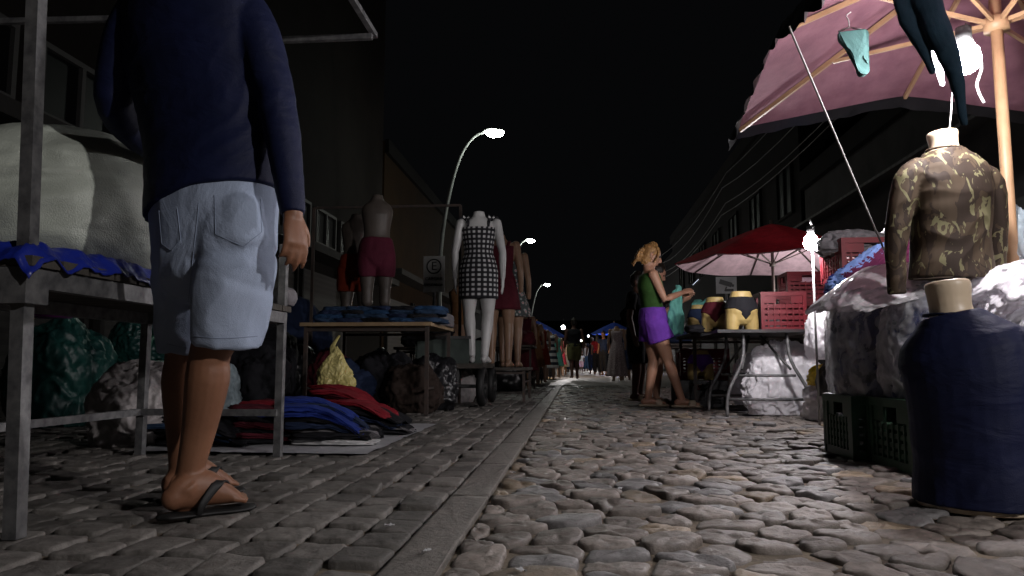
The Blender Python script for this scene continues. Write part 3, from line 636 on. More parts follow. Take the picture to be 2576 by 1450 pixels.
    b=bmesh.new(); tube(b,[R(0,-.035,-.03),R(0,-.03,.02),R(0,-.018,.06),R(0,-.012,.1)],[(.07,.07),(.08,.084),(.078,.094),(.05,.065)],side=sd,n=18)
    obj('hair',remesh(sh(b),.008,1),m_hairk,t,True)
    # shirt
    b=bmesh.new(); torso(b,np.linspace(zh-.012,zn-.01,20),.01,r0=False,r1=False)
    for v in b.verts:
        if v.co.z<zh: v.co.z+= .14*(v.co.x+1.03)+(.035*max(0,1-abs(v.co.x+1.06)/.1) if v.co.y<Y0 else 0)
    tube(b,rarm,[r+.0 for r in ar],n=18,r1=False); tube(b,larm,[r+.0 for r in al],n=18,r1=False)
    me=remesh(sh(b),.0075,4)
    nv=[v.normal.copy() for v in me.vertices]
    for v,nn in zip(me.vertices,nv):
        c=v.co; z=c.z; x=c.x-.02
        k=.3+1.1*math.exp(-((z-1.15)/.14)**2)*min(1,max(.25,(x+.2)*3))*(1 if x<.2 else .35)
        q=V((c.x*2+c.z*7,c.y*3,c.z*12-c.x*11)); q+=noise.noise_vector(V(c)*4)*1.0
        v.co+=nn*((.5-abs(noise.noise(q))*1.8)*.0042*k)
    obj('shirt',me,m_navy,t,True)
    # shorts
    b=bmesh.new(); torso(b,np.linspace(P(540,640,Y0).z-.02,zh+.035,8),-.003,r1=False)
    tube(b,[P(598,590,1.99),P(592,680,1.98),P(582,770,1.985),P(571,866,2.0)],[(.1,.112),(.102,.113),(.096,.108),(.089,.099)],side=Rs,n=22,r1=False)
    tube(b,[P(478,590,2.12),P(478,680,2.13),P(477,770,2.15),P(478,884,2.17)],[(.098,.11),(.095,.11),(.09,.105),(.08,.095)],side=Rs,n=22,r1=False)
    for c in (P(600,600,1.95),P(475,595,2.03)): tube(b,[c+V((0,0,-.05)),c,c+V((0,0,.07))],[(.07,.065),(.085,.078),(.07,.06)],side=Rs,n=16)
    me=remesh(sh(b),.0075,5)
    nv=[v.normal.copy() for v in me.vertices]
    zc=P(540,650,Y0).z
    for v,nn in zip(me.vertices,nv):
        c=v.co; q=V((c.x*7+c.z*5,c.y*7,c.z*7-c.x*5))+noise.noise_vector(V(c)*4)*.9
        a=.35+1.15*max(0,min(1,(zc+.02-c.z)/.12))
        h=(.4-abs(noise.noise(q))*1.4)*.0088*a
        u=(c.z-(zc-.015+.18*(c.x-.05)))/.014
        if c.x>-.02: h-=.006*math.exp(-u*u)
        u=(c.z-(zc-.06-.35*(c.x-.05)))/.012
        if c.x>.0: h-=.003*math.exp(-u*u)
        v.co+=nn*h
    so=obj('shorts',me,m_denim,t,True)
    bv=BVHTree.FromPolygons([tuple(v.co+B) for v in me.vertices],[tuple(p.vertices) for p in me.polygons])
    def hit(px,py,off):
        d=ray(px,py).normalized(); r=bv.ray_cast(CAM,d)
        return r[0]-d*off if r[0] else P(px,py,2.0)
    def pocket(tl,tr,br,bmid,bl):
        bb=bmesh.new(); n=14; g=[]
        for j in range(n+1):
            row=[]
            for i in range(n+1):
                u=i/n; v=j/n; tx=tl[0]+(tr[0]-tl[0])*u; ty=tl[1]+(tr[1]-tl[1])*u
                if u<.5: bx_,by_=[bl[k]+(bmid[k]-bl[k])*u*2 for k in (0,1)]
                else: bx_,by_=[bmid[k]+(br[k]-bmid[k])*(u*2-1) for k in (0,1)]
                e_=min(i,n-i,j,n-j)
                row.append(bb.verts.new(hit(tx+(bx_-tx)*v,ty+(by_-ty)*v,.0022 if e_>0 else -.001)-B))
            g.append(row)
        for j in range(n):
            for i in range(n): bb.faces.new((g[j][i],g[j][i+1],g[j+1][i+1],g[j+1][i]))
        pk=obj('pocket',bb,m_denim,so,True)
        bb=bmesh.new(); ins=.07
        c=[(tl[0]+(tr[0]-tl[0])*ins,tl[1]),(bl[0]+(br[0]-bl[0])*ins,bl[1]-8),(bmid[0],bmid[1]-9),(br[0]-(br[0]-bl[0])*ins,br[1]-8),(tr[0]-(tr[0]-tl[0])*ins,tr[1])]
        pts=[]
        for a,b2 in zip(c[:-1],c[1:]):
            for k in range(8): pts.append(hit(a[0]+(b2[0]-a[0])*k/8,a[1]+(b2[1]-a[1])*k/8,.0024)-B)
        tube(bb,pts,[.0011]*len(pts),n=5,sub=1)
        obj('stitching',bb,m_stitch,pk,True)
    pocket((530,492),(664,490),(668,592),(612,630),(532,598))
    pocket((396,530),(448,515),(458,612),(430,640),(403,622))
    for line in ([(500,510),(495,560),(482,680),(474,760)],[(488,846),(560,852),(648,846)],[(420,866),(450,872),(470,874)]):
        bb=bmesh.new(); A_=cr(line,8); pts=[hit(x,y,.0006)-B for x,y in A_]; tube(bb,pts,[.0011]*len(pts),n=5,sub=1)
        obj('seam',bb,m_stitch,so,True)
    for q,f,s in ((q1,f1,s1),(q2,f2,s2)):
        b=bmesh.new(); c=[q(x,-.012) for x in (-.06,.02,.2,.5,.75,.95,1.04)]
        tube(b,c,[(.016,.008),(.036,.009),(.041,.009),(.04,.009),(.052,.009),(.043,.009),(.018,.008)],side=s,n=14,sub=3); fo=obj('flip_flop',sh(b),m_black,t,True)
        b=bmesh.new(); toe=q(.8,.03)-s*.014
        for sg,dx in ((1,.36),(-1,.42)):
            tube(b,[toe,q(.68,.058)+s*sg*.012,q(.55,.07)+s*sg*.034,q(dx,.02)+s*sg*.046,q(dx-.03,-.008)+s*sg*.042],[(.005,.004),(.011,.004),(.014,.004),(.011,.004),(.009,.004)],side=f,n=8,sub=4)
        tube(b,[toe+V((0,0,-.025)),toe],[.004,.005],n=6,sub=1); obj('strap',sh(b),m_black,fo,True)
man()
# ------------------------------------------------------------------ left metal stall
nl=G(36,1355); TX0,TX1,TY0,TY1,TH=nl.x-.66,nl.x,nl.y,3.33,.70
def left_stall():
    c=V((TX1,TY0,0)); t=thing('market_table','grey metal market table frame beside the person in navy, with tall corner posts','table',c)
    def part(n,f,m=m_steel):
        b=bmesh.new(); f(b); bmesh.ops.translate(b,verts=b.verts,vec=-c); return obj(n,b,m,t)
    pt=P(84,-20,TY0); pb_=P(72,640,TY0)
    part('leg',lambda b:beam(b,(TX1,TY0,0),(pb_.x-.01,TY0,TH-.05),.036)); part('leg',lambda b:beam(b,(TX0,TY1,0),(TX0,TY1,2.2),.035)); part('leg',lambda b:beam(b,(TX1,TY1,0),(TX1,TY1,.98),.033)); part('leg',lambda b:beam(b,(TX0,TY0,0),(TX0,TY0,TH-.05),.04))
    part('bracket',lambda b:bx(b,pb_.x-.05,pb_.x+.03,TY0-.04,TY0+.04,TH-.13,TH-.04))
    part('post',lambda b:beam(b,(pb_.x,TY0,TH-.1),(pt.x,TY0,pt.z+.3),.034))
    e=P(925,100,TY1); mx_=P(600,400,TY1).x
    part('post',lambda b:beam(b,(mx_,TY1,TH-.09),(mx_,TY1,e.z+.02),.033))
    part('rail',lambda b:(beam(b,(TX1,TY0,TH-.065),(TX1,TY1,TH-.065),.035,.05)));part('rail',lambda b:(beam(b,(TX0,TY1,TH-.066),(TX1,TY1,TH-.066),.035,.05)));part('rail',lambda b:beam(b,(TX0,TY0,TH-.065),(TX0,TY1,TH-.065),.035,.05))
    part('lower_rail',lambda b:beam(b,(TX0,TY1-.02,.2),(TX1,TY1-.02,.2),.03)); part('lower_rail',lambda b:beam(b,(TX0,TY0,.2),(TX0,TY1,.2),.03))
    def slats(b):
        y=TY0-.04
        while y<TY1+.02: bx(b,TX0-.03,TX1+.03,y,y+.1,TH-.038,TH-.012); y+=.112
    part('table_top',slats,m_woodd)
    part('canopy_bar',lambda b:beam(b,(mx_-.02,TY1-.03,e.z),(e.x+.03,TY1-.03,e.z),.026)); part('canopy_bar',lambda b:beam(b,(e.x+.03,TY1+.02,e.z+.026),(e.x+.03,.4,e.z+.026),.026))
    part('canopy_bar',lambda b:beam(b,(-3.2,TY1+.034,2.16),(mx_,TY1+.034,2.13),.026))
left_stall()
bm=bmesh.new(); n=90; g=[]
for j in range(n+1):
    row=[]
    for i in range(n+1):
        u=i/n;v=j/n; x=TX0-.05+u*(TX1-TX0+.09); y=TY0-.06+v*1.05; q=V((x*9,y*9,1)); q+=noise.noise_vector(q*.6)*.7; z=TH+.012+.03*(.5-abs(noise.noise(q)))+.02*(.5-abs(noise.noise(q*2.3)))+.006*noise.noise(q*5)
        ex=max(0,x-(TX1+.0)); ey=max(0,(TY0-.02)-y); z-=ex*1.2+ey*1.4
        row.append(bm.verts.new((x,y,z)))
    g.append(row)
for j in range(n):
    for i in range(n): bm.faces.new((g[j][i],g[j][i+1],g[j+1][i+1],g[j+1][i]))
o=obj('tarp',bm,m_tarpblue,None,True); props(o,'crumpled blue plastic tarp spread over the metal market table','tarp'); 
sm=o.modifiers.new('s','SOLIDIFY'); sm.thickness=.004
blob('sack_bundle',m_sack,(-2.02,2.62,TH+.03),(.62,.6,.52),seed=11,sub=6,e=.66,amp=.1,fr=1.0,crk=.03,rot=.15,label='large white woven sack bundle lying on the blue tarp of the metal table',cat='sack')
# under table
def bagat(px,py,w,h,mat,seed,label,group=None,d=None,e=.8,crk=.06,amp=.18,sub=5,Yo=0,taper=0,name='plastic_bag',cat='bag',z=0,rot=0):
    g=G(px,py,z); s=F/g.y; return blob(name,mat,(g.x,g.y+(d or w)/2/s+Yo,z),(w/2/s,(d or w)/2/s,h/s),seed=seed,sub=sub,e=e,crk=crk,amp=amp,taper=taper,label=label,cat=cat,group=group,rot=rot)
bagat(60,1080,240,300,m_gbag,1,'dark green plastic bag at the far left under the metal table',sub=6,crk=.07)
bagat(290,1128,260,215,m_sackd,4,'crumpled grey woven sack on the ground behind the table legs',name='woven_sack',cat='sack',crk=.1,sub=6)
o=bagat(250,1060,170,150,m_gbag,5,'glossy dark green plastic bag on top of the grey woven sack',sub=6,crk=.08); o.location=(o.location.x,o.location.y+.3,.42)
blob('plastic_bag',m_gbag,(o.location.x-.02,o.location.y+.05,0),(.3,.3,.45),seed=9,label='squat dark green plastic bag underneath the glossy green one',cat='bag')
blob('plastic_bag',m_mag,P(120,800,3.6),(.12,.1,.12),seed=6,sub=4,label='magenta plastic bag tucked on top of the dark green bags',cat='bag')
bagat(430,1060,120,150,m_wbag2,19,'pale crumpled plastic bag on the ground right of the woven sack',crk=.1,Yo=.5)
def pchair(loc,rz,label):
    t=thing('plastic_chair',label,'chair',loc,rz); b=bmesh.new(); bx(b,-.22,.22,-.22,.22,.42,.45); obj('seat',b,m_gchair,t)
    b=bmesh.new()
    for x in (-.2,-.07,.07,.2): beam(b,(x,-.21,.45),(x*1.05,-.28,.84),.05,.02)
    tube(b,[(-.23,-.26,.8),(-.12,-.3,.88),(.12,-.3,.88),(.23,-.26,.8)],[(.02,.04)]*4,side=(0,1,0),n=8); obj('backrest',b,m_gchair,t,True)
    for x in (-1,1):
        for y in (-1,1): b=bmesh.new(); beam(b,(x*.19,y*.19,.42),(x*.24,y*.24,0),.04); obj('leg',b,m_gchair,t)
        b=bmesh.new(); tube(b,[(x*.23,.2,.44),(x*.25,.2,.62),(x*.24,.05,.66),(x*.23,-.22,.66)],[.018]*4,n=8); obj('armrest',b,m_gchair,t,True)
g=G(385,1050); pchair((g.x-.1,g.y+.2,0),2.6,'dark green plastic armchair behind the grey woven sack')
blob('cloth_bundle',f_grey,P(712,770,3.42),(.06,.06,.09),seed=8,sub=4,label='small crumpled grey cloth hung on the corner post of the metal table',cat='cloth')
# ------------------------------------------------------------------ clothes on the ground
bm=bmesh.new(); n=24; g=[]
for j in range(n+1):
    g.append([bm.verts.new((-2.15+i/n*1.18,3.42+j/n*1.75,.006+.012*abs(noise.noise(V((i*.4,j*.5,0)))))) for i in range(n+1)])
for j in range(n):
    for i in range(n): bm.faces.new((g[j][i],g[j][i+1],g[j+1][i+1],g[j+1][i]))
o=obj('ground_sheet',bm,m_sheet,None,True); props(o,'white plastic sheet on the paving under the piles of clothes','sheet')
def folded(loc,size,mat,rot,seed,label,group,fn=None,cat='clothing',sub=4,e=.24,crk=.03,amp=.06):
    return blob('folded_garment',mat,loc,size,seed=seed,sub=sub,e=e,amp=amp,fr=1.2,crk=crk,flat=.9,rot=rot,label=label,cat=cat,group=group,fn=fn)
Bk,Bl,Db,Rd,Mr,Wt,Gy,Jn=f_black,f_blue,f_dkblue,f_red,f_maroon,f_white,f_grey,f_jean
NM={id(Bl):'bright blue',id(Db):'dark blue',id(Bk):'black',id(Mr):'maroon',id(Rd):'red',id(Gy):'grey',id(Wt):'white',id(Jn):'denim blue'}
def fan(x,y,mats,where,rot=0,sx=.21,sy=.12,dz=.027):
    z=.016
    for i,m in enumerate(mats):
        th_=random.uniform(.022,.032); ph=i*.6+x*7; hang=random.uniform(.55,.9)
        def fn(c,z0=z,ph=ph,hang=hang):
            u=max(0,min(1,(c.x+.12)/(sx+.12))); f=1-hang*.8*u*u
            rp=.009*math.sin(c.y*38+ph+c.x*9)*(.35+u)+.008*noise.noise(V((c.x*18,c.y*22,ph)))
            lz=(z0+c.z)*f-z0+rp*(1 if z0>.02 else .3)
            return V((c.x,c.y+.012*math.sin(c.x*14+ph),max(lz,-z0+.011)))
        folded((x+random.uniform(-.035,.035)-.012*i,y+random.uniform(-.035,.035),z),(sx*random.uniform(.88,1.1),sy*random.uniform(.9,1.14),th_),m,rot+random.uniform(-.18,.18),x*9+i*1.3+y,'folded %s garment in %s'%(NM[id(m)],where),'garments in '+where,fn,sub=5,e=.22,crk=.08,amp=.12); z+=dz
fan(-1.27,3.86,[Wt,Bk,Gy,Db,Bk,Bl,Bl],'the front right pile on the ground sheet',.22)
fan(-1.33,4.1,[Gy,Bk,Db,Bk,Db,Bl,Db,Bl],'the second front pile on the ground sheet',.2)
fan(-1.56,3.88,[Bk,Mr,Bk,Mr,Bk,Bl,Mr],'the third front pile on the ground sheet',.15)
fan(-1.65,4.14,[Bk,Mr,Bk,Mr,Bk,Mr,Rd],'the fourth front pile on the ground sheet',.1)
fan(-1.9,3.74,[Bk,Db,Bk,Jn,Bk],'the leftmost front pile on the ground sheet',.05)
fan(-1.95,4.05,[Bk,Db,Bk,Db,Jn],'the fifth front pile on the ground sheet',.05)
fan(-1.2,4.42,[Bk,Gy,Bk,Db,Bk,Bk,Rd],'the back right pile on the ground sheet',-.1)
fan(-1.3,4.65,[Bk,Mr,Bk,Bk,Bk,Bk,Rd,Mr,Rd],'the second back pile on the ground sheet',-.12)
fan(-1.45,4.88,[Bk,Bk,Mr,Bk,Bk,Rd,Bk,Rd,Mr,Rd],'the third back pile on the ground sheet',-.1)
fan(-1.66,4.5,[Bk,Db,Bk,Mr,Bk,Mr,Mr],'the fourth back pile on the ground sheet',0)
fan(-1.85,4.75,[Bk,Db,Bk,Bk,Db,Bk],'the fifth back pile on the ground sheet',0)
# ------------------------------------------------------------------ wood-top table left
def trestle(label,x0,x1,y0,y1,h,topm,legm,th=.03,group=None):
    c=V(((x0+x1)/2,(y0+y1)/2,0)); t=thing('market_table',label,'table',c,0,group); a=(x1-x0)/2; d=(y1-y0)/2
    b=bmesh.new(); bx(b,-a,a,-d,d,h-th,h); obj('table_top',b,topm,t)
    for sx in (-1,1):
        for sy in (-1,1): b=bmesh.new(); beam(b,(sx*(a-.04),sy*(d-.05),h-th-.001),(sx*(a-.04),sy*(d-.05),0),.03); obj('leg',b,legm,t)
    b=bmesh.new(); 
    for sy in (-1,1): beam(b,(-a+.05,sy*(d-.05),h-th-.03),(a-.05,sy*(d-.05),h-th-.03),.025)
    for sx in (-1,1): beam(b,(sx*(a-.04),-d+.06,.22),(sx*(a-.04),d-.06,.22),.02)
    obj('frame',b,legm,t); return t
trestle('wooden topped table with folded jeans, left of the gingham dress',-2.32,-1.2,6.05,7.2,.77,m_wood,m_rust)
jm=[f_jean,f_jeanb,f_dkblue,f_jean,f_black]; jn=['mid blue','bright blue','dark blue','mid blue','black']
for i in range(20):
    k=i%5; lay=i//5; folded((-2.1+.2*k+random.uniform(-.04,.04),6.3+.04*lay,.77+.036*lay),(.14,.2,.045),jm[(i*2+lay)%5],random.uniform(-.25,.25),i,'folded %s jeans piled on the wooden topped table'%jn[(i*2+lay)%5],'jeans on the wooden topped table',crk=.09,e=.4,amp=.12)
for i in range(6): folded((-2.2+.18*i,6.85,.77),(.13,.2,.12),[f_black,f_dkblue,f_grey][i%3],random.uniform(-.1,.1),i+40,'folded %s trousers at the back of the wooden topped table'%['black','dark blue','grey'][i%3],'trousers on the wooden topped table',crk=.08)
yb=P(842,985,5.7); 
t=thing('carrier_bag','yellow plastic carrier bag hanging from the front of the wooden topped table','bag',yb)
blob('bag',m_ybag,(0,0,0),(.16,.1,.3),seed=2,e=.85,crk=.12,amp=.3,taper=.55,parent=t,sub=6)
bm=bmesh.new(); tube(bm,[(.0,0,.24),(-.03,.03,.33),(-.05,.08,.36),(-.04,.2,.44)],[(.05,.02),(.028,.012),(.02,.01),(.01,.006)],n=10); obj('handle',bm,m_ybag,t,True)
bagat(700,1030,150,170,m_kbag,12,'black plastic bag under the left end of the wooden topped table')
bagat(930,1000,110,120,m_kbag,14,'black plastic bag under the right end of the wooden topped table')
bagat(610,1000,140,140,m_kbag,15,'black plastic bag standing behind the denim shorts')
bagat(1140,1015,100,90,m_sackd,17,'grey sack on the ground beneath the hand cart',name='woven_sack',cat='sack')
for i,(x,y,h,m,nm) in enumerate(((-1.45,6.5,.42,f_soot,'sooty brown'),(-1.75,6.75,.5,f_black,'black'),(-2.05,6.6,.42,f_dkblue,'dark blue'),(-1.35,6.95,.5,m_kbag,'shiny black'),(-2.3,6.9,.5,f_maroon,'maroon'),(-2.75,6.3,.5,f_black,'dull black'))):
    blob('clothes_heap',m,(x,y,0),(.24,.22,h),seed=140+i,crk=.13,amp=.35,e=.9,label='%s heap of clothes stored beneath the wooden topped table'%nm,cat='clothes')
blob('clothes_heap',f_black,(-3.0,6.6,0),(.4,.4,.85),seed=150,crk=.1,amp=.25,label='tall black heap left of the wooden topped table',cat='clothes')
blob('clothes_heap',f_dkblue,(-3.3,8.2,0),(.5,.5,1.1),seed=151,crk=.1,amp=.25,label='tall dark blue heap behind the wooden topped table',cat='clothes')
def torso_mann(label,px,pytop,Y,zb,H,mat,short,name_s,arms=False):
    top=P(px,pytop,Y); k=H/1.65; z=top.z-1.43*k
    f=Fig('mannequin',label,'mannequin',(top.x,Y,z),.2,H,mat,head=False,arms=arms,feet=False,voxel=.012,pose={'legcut':.62,'knl':(-.085,.01,.46),'knr':(.085,.01,.46)})
    f.shorts('shorts',short,1.0,.3,inf=.01,flare=.01); return f
f=torso_mann('dusty headless mannequin wearing pink shorts standing on the wooden table',950,492,6.95,.77,1.62,m_dmann,f_pink,'pink',arms=False)
f=torso_mann('headless mannequin in orange shorts behind the pink shorts one',897,540,7.35,.77,1.62,m_dmann,f_orange,'orange')
# ------------------------------------------------------------------ cart with mannequins
def cart():
    c=V((-1.22,7.75,0)); t=thing('hand_cart','boxy dark hand cart with rubber wheels carrying the gingham dress mannequin','cart',c)
    b=bmesh.new(); bx(b,-.36,.3,-.45,.6,.38,.43); obj('platform',b,m_woodd,t)
    for y in (-.46,.6): b=bmesh.new(); bx(b,-.36,.16,y,y+.02,.431,.69); obj('side_board',b,m_cart,t)
    b=bmesh.new(); bx(b,-.385,-.362,-.44,.6,.431,.69); obj('side_board',b,m_cart,t)
    b=bmesh.new(); bx(b,-.38,.18,-.475,-.462,.67,.7); obj('rim_strip',b,m_steeld,t)
    for y in (-.36,.5):
        b=bmesh.new()
        prof=[(.13,-.035),(.175,-.04),(.2,-.02),(.2,.02),(.175,.04),(.13,.035)]
        rg=[]
        for i in range(28):
            a=2*PI*i/28; rg.append([b.verts.new((.28+x,y+r*math.cos(a),.202+r*math.sin(a))) for r,x in prof])
        for i in range(28):
            for j in range(6): b.faces.new((rg[i][j],rg[(i+1)%28][j],rg[(i+1)%28][(j+1)%6],rg[i][(j+1)%6]))
        w=obj('wheel',b,m_black,t,True); b=bmesh.new()
        for i in range(8): a=PI*i/4; beam(b,(.28,y,.202),(.28,y+.135*math.cos(a),.202+.135*math.sin(a)),.014)
        cyl(b,(.23,y,.202),(.33,y,.202),.03); obj('rim',b,m_steeld,w)
        b=bmesh.new(); cyl(b,(-.25,y,.202),(.25,y,.202),.018); bx(b,.0,.05,y-.03,y+.03,.2,.379); obj('axle',b,m_steeld,t)
    b=bmesh.new(); bx(b,-.3,-.25,-.3,.4,.0,.379); obj('rest',b,m_steeld,t)
cart()
mp=P(1203,910,7.6)
f=Fig('mannequin','white headless mannequin in black and white gingham mini dress on the hand cart','mannequin',(mp.x+.0,7.6,.43),.05,1.83,m_mann,head=False,voxel=.009,pose={'ell':(-.225,-.01,1.04),'elr':(.225,-.01,1.04),'wrl':(-.225,.03,.8),'wrr':(.225,.03,.8),'anl':(-.06,-.02,.075),'anr':(.06,-.02,.075),'curll':.2,'curlr':.2})
f.dress('dress',m_ging,.6,1.27,uv=True,straps='bow',inf=.014)
def dressed(label,px,pyb,Y,H,mat,cloth,z0,z1=1.3,flare=.15,yaw=0,base=None,voxel=.013,straps=True,group=None,sl=0):
    p=P(px,pyb,Y); f=Fig('mannequin',label,'mannequin',(p.x,Y,base if base is not None else max(0,p.z)),yaw,H,mat,head=False,voxel=voxel,group=group,hands=False)
    f.dress('dress',cloth,z0,z1,flare=flare,straps=straps); return f
mb=P(1270,925,8.7).z
dressed('headless mannequin in dark red dress behind the gingham one',1258,920,8.6,1.8,m_tan,f_maroon,.62,base=mb)
dressed('headless mannequin in grey floral dress, right of the dark red one',1283,920,9.1,1.72,m_tan,m_flor,.6,base=mb,flare=.3)
trestle('low dark bench carrying the red and floral dress mannequins',-1.2,-.55,8.3,9.4,mb,m_woodd,m_rust)
tb=P(1155,830,8.6); f=Fig('mannequin','tan headless mannequin torso between the sign and gingham dress','mannequin',(tb.x,8.75,tb.z-.72),.3,1.5,m_tan,head=False,arms=False,voxel=.013,feet=False,pose={'legcut':.35})
f.top('top',f_tan,.86,1.3)
trestle('dark table behind the hand cart under the tan mannequin',-2.1,-1.2,8.4,9.2,.62,m_woodd,m_rust)
blob('clothes_heap',f_black,(-1.75,8.7,.62),(.3,.3,.3),seed=22,crk=.12,label='dark heap of clothes on the table behind the hand cart',cat='clothes')
sp=P(1092,690,11.8); t=thing('road_sign','white parking sign with circled letter E on a post','sign',(sp.x,11.8,0)); hw=.175;hh=.295; zc=sp.z
b=bmesh.new(); bx(b,-hw,hw,-.006,.006,zc-hh,zc+hh); obj('board',b,m_sign,t)
b=bmesh.new(); cyl(b,(0,.03,0),(0,.03,zc+hh),.025); obj('post',b,m_steel,t,True)
b=bmesh.new(); A=[(.115*math.cos(a),-.012,zc+.125+.115*math.sin(a)) for a in np.linspace(0,2*PI,33)]; tube(b,A,[.011]*33,n=6,sub=1,side=(0,1,0)); obj('ring',b,m_ink,t,True)
text('letter','E',.2,m_ink,t,(0,-.011,zc+.125),(PI/2,0,0)); text('caption','CARGA E',.07,m_ink,t,(0,-.011,zc-.08),(PI/2,0,0)); text('caption','DESCARGA',.06,m_ink,t,(0,-.011,zc-.18),(PI/2,0,0))
t=thing('clothes_rack','thin rusty clothes rack frame above the wooden topped table','rack',(-2.0,7.9,0)); zr=P(1000,520,7.9).z
for x in (-.9,.75):
    b=bmesh.new(); beam(b,(x,0,0),(x,0,zr),.03); obj('post',b,m_rust,t)
b=bmesh.new(); beam(b,(-.9,0,zr),(.75,0,zr),.025); obj('bar',b,m_rust,t)
# ------------------------------------------------------------------ crates
def crate_mesh(wd,dp,h):
    def panel(L):
        b=bmesh.new(); T=.014
        bx(b,-L/2,L/2,-T,T,h-.035,h); bx(b,-L/2,L/2,-T*.7,T*.7,0,.035); 
        bx(b,-L/2,-L/2+.03,-T*.9,T*.9,.035,h-.035); bx(b,L/2-.03,L/2,-T*.9,T*.9,.035,h-.035)
        nz=4; zz=np.linspace(.035,h-.1,nz+1)
        for i in range(nz): bx(b,-L/2+.031,L/2-.031,-T*.45,T*.45,zz[i]+.012,zz[i+1]-.004)
        bx(b,-L/2+.031,-.06,-T*.45,T*.45,h-.095,h-.036); bx(b,.06,L/2-.031,-T*.45,T*.45,h-.095,h-.036)
        for x in np.linspace(-L/2+.06,L/2-.06,6): bx(b,x-.006,x+.006,-T*.8,T*.8,.0352,h-.098)
        return b
    return panel
def crate(loc,rz,wd,dp,h,mat,label,group=None):
    t=thing('plastic_crate',label,'crate',loc,rz,group); pn=crate_mesh(wd,dp,h)
    for (L,x,y,r) in ((wd,0,-dp/2,0),(wd,0,dp/2,0),(dp-.03,-wd/2+.014,0,PI/2),(dp-.03,wd/2-.014,0,PI/2)):
        o=obj('side_panel',pn(L),mat,t); o.location=(x,y,0); o.rotation_euler=(0,0,r)
    b=bmesh.new(); bx(b,-wd/2+.03,wd/2-.03,-dp/2+.02,dp/2-.02,.004,.016); obj('base',b,mat,t); return t
def cratepx(x0,x1,yb,Y,h,mat,label,zb=None,dp=.34,rz=0,group=None):
    a=P(x0,yb,Y);c=P(x1,yb,Y); z=a.z if zb is None else zb
    return crate(((a.x+c.x)/2,Y+dp/2,z),rz,c.x-a.x,dp,h,mat,label,group)
# ------------------------------------------------------------------ right: folding table
def folding():
    x0,x1,y0,y1,h=P(1802,830,6.15).x,P(2052,830,6.15).x,6.1,6.95,.70; c=V(((x0+x1)/2,(y0+y1)/2,0)); a=(x1-x0)/2; d=(y1-y0)/2
    t=thing('folding_table','folding table with dark top and grey tubular legs on the right of the street','table',c)
    b=bmesh.new(); bx(b,-a,a,-d,d,h-.025,h); obj('table_top',b,m_kcr,t)
    for sy in (-1,1):
        for sx in (-1,1):
            b=bmesh.new(); tube(b,[(sx*(a-.22),sy*(d-.08),h-.03),(sx*(a-.2),sy*(d-.06),.45),(sx*(a-.08),sy*(d-.03),.2),(sx*(a-.06),sy*(d-.02),.0)],[.014]*4,n=8,sub=4,r0=False,r1=False); obj('leg',b,m_steel,t,True)
        for ww,zz in ((.17,.33),(.08,.14)): b=bmesh.new(); cyl(b,(-a+ww,sy*(d-.05),zz),(a-ww,sy*(d-.05),zz),.011); obj('cross_bar',b,m_steel,t,True)
    b=bmesh.new()
    for sx in (-1,1): cyl(b,(sx*(a-.2),-d+.08,.38),(sx*.05,0,h-.04),.01); cyl(b,(sx*(a-.2),d-.08,.38),(sx*.05,0.02,h-.04),.01)
    obj('brace',b,m_steeld,t,True)
folding()
def hips(px,pyb,Y,z,hgt,mat,short,label,tl=.17,yaw=0,wid=1.):
    p=P(px,pyb,Y); t=thing('mannequin',label,'mannequin',(p.x,Y,z),yaw); k=hgt/.42
    def prof(b,inf,za,zb_,leg,lz=0):
        zs=np.linspace(za,zb_,10); tube(b,[(0,0,zz*k) for zz in zs],[((np.interp(zz,[.14,.2,.28,.36,.42],[.14,.185,.172,.125,.105])*wid+inf)*k,(np.interp(zz,[.14,.2,.28,.36,.42],[.1,.122,.114,.09,.08])+inf)*k) for zz in zs],n=20,sub=1,r1=False)
        if leg:
            for s in (-1,1): tube(b,[(s*.09*wid*k,0,.2*k),(s*.108*wid*k,0,.1*k),(s*.115*wid*k,0,lz*k)],[(.085*wid+inf)*k,(.078*wid+inf)*k,(.068*wid+inf)*k],n=16,sub=2,r1=False)
    b=bmesh.new(); prof(b,0,.16,.42,True); obj('body',remesh(b,.007,2),mat,t,True)
    b=bmesh.new(); prof(b,.007,.19,.36,False)
    me=remesh(b,.007,2)
    for v in me.vertices:   # high cut leg openings, low crotch
        if v.co.z<.25*k: v.co.z+=(.25*k-v.co.z)*min(1,abs(v.co.x)/(.12*k))*.75
    wrinkle(me,.002,(15,15,15)); obj('briefs',me,short,t,True)
hips(1866,822,6.35,.70,.33,m_ymann,f_black,'yellowish mannequin hips in black briefs on the folding table',yaw=.25)
hips(1800,822,6.65,.70,.31,m_ymann,f_maroon,'yellowish mannequin hips in maroon briefs, left of the black ones',yaw=-.2,wid=.9)
hips(1757,815,7.38,.72,.28,m_ymann,f_dkblue,'small mannequin hips in dark blue briefs at the long table end',yaw=.3,wid=.9)
cratepx(1915,2030,822,6.4,.33,m_red,'red plastic crate on the folding table beside the black briefs',zb=.70)
trestle('long table behind the folding table, loaded with red crates',1.1,2.75,7.25,8.3,.72,m_woodd,m_rust)
cratepx(1985,2090,780,7.4,.3,m_red,'lower red crate of the pair behind the folding table',zb=.72); cratepx(1980,2088,720,7.4,.3,m_red,'upper red crate of the pair behind the folding table',zb=1.023)
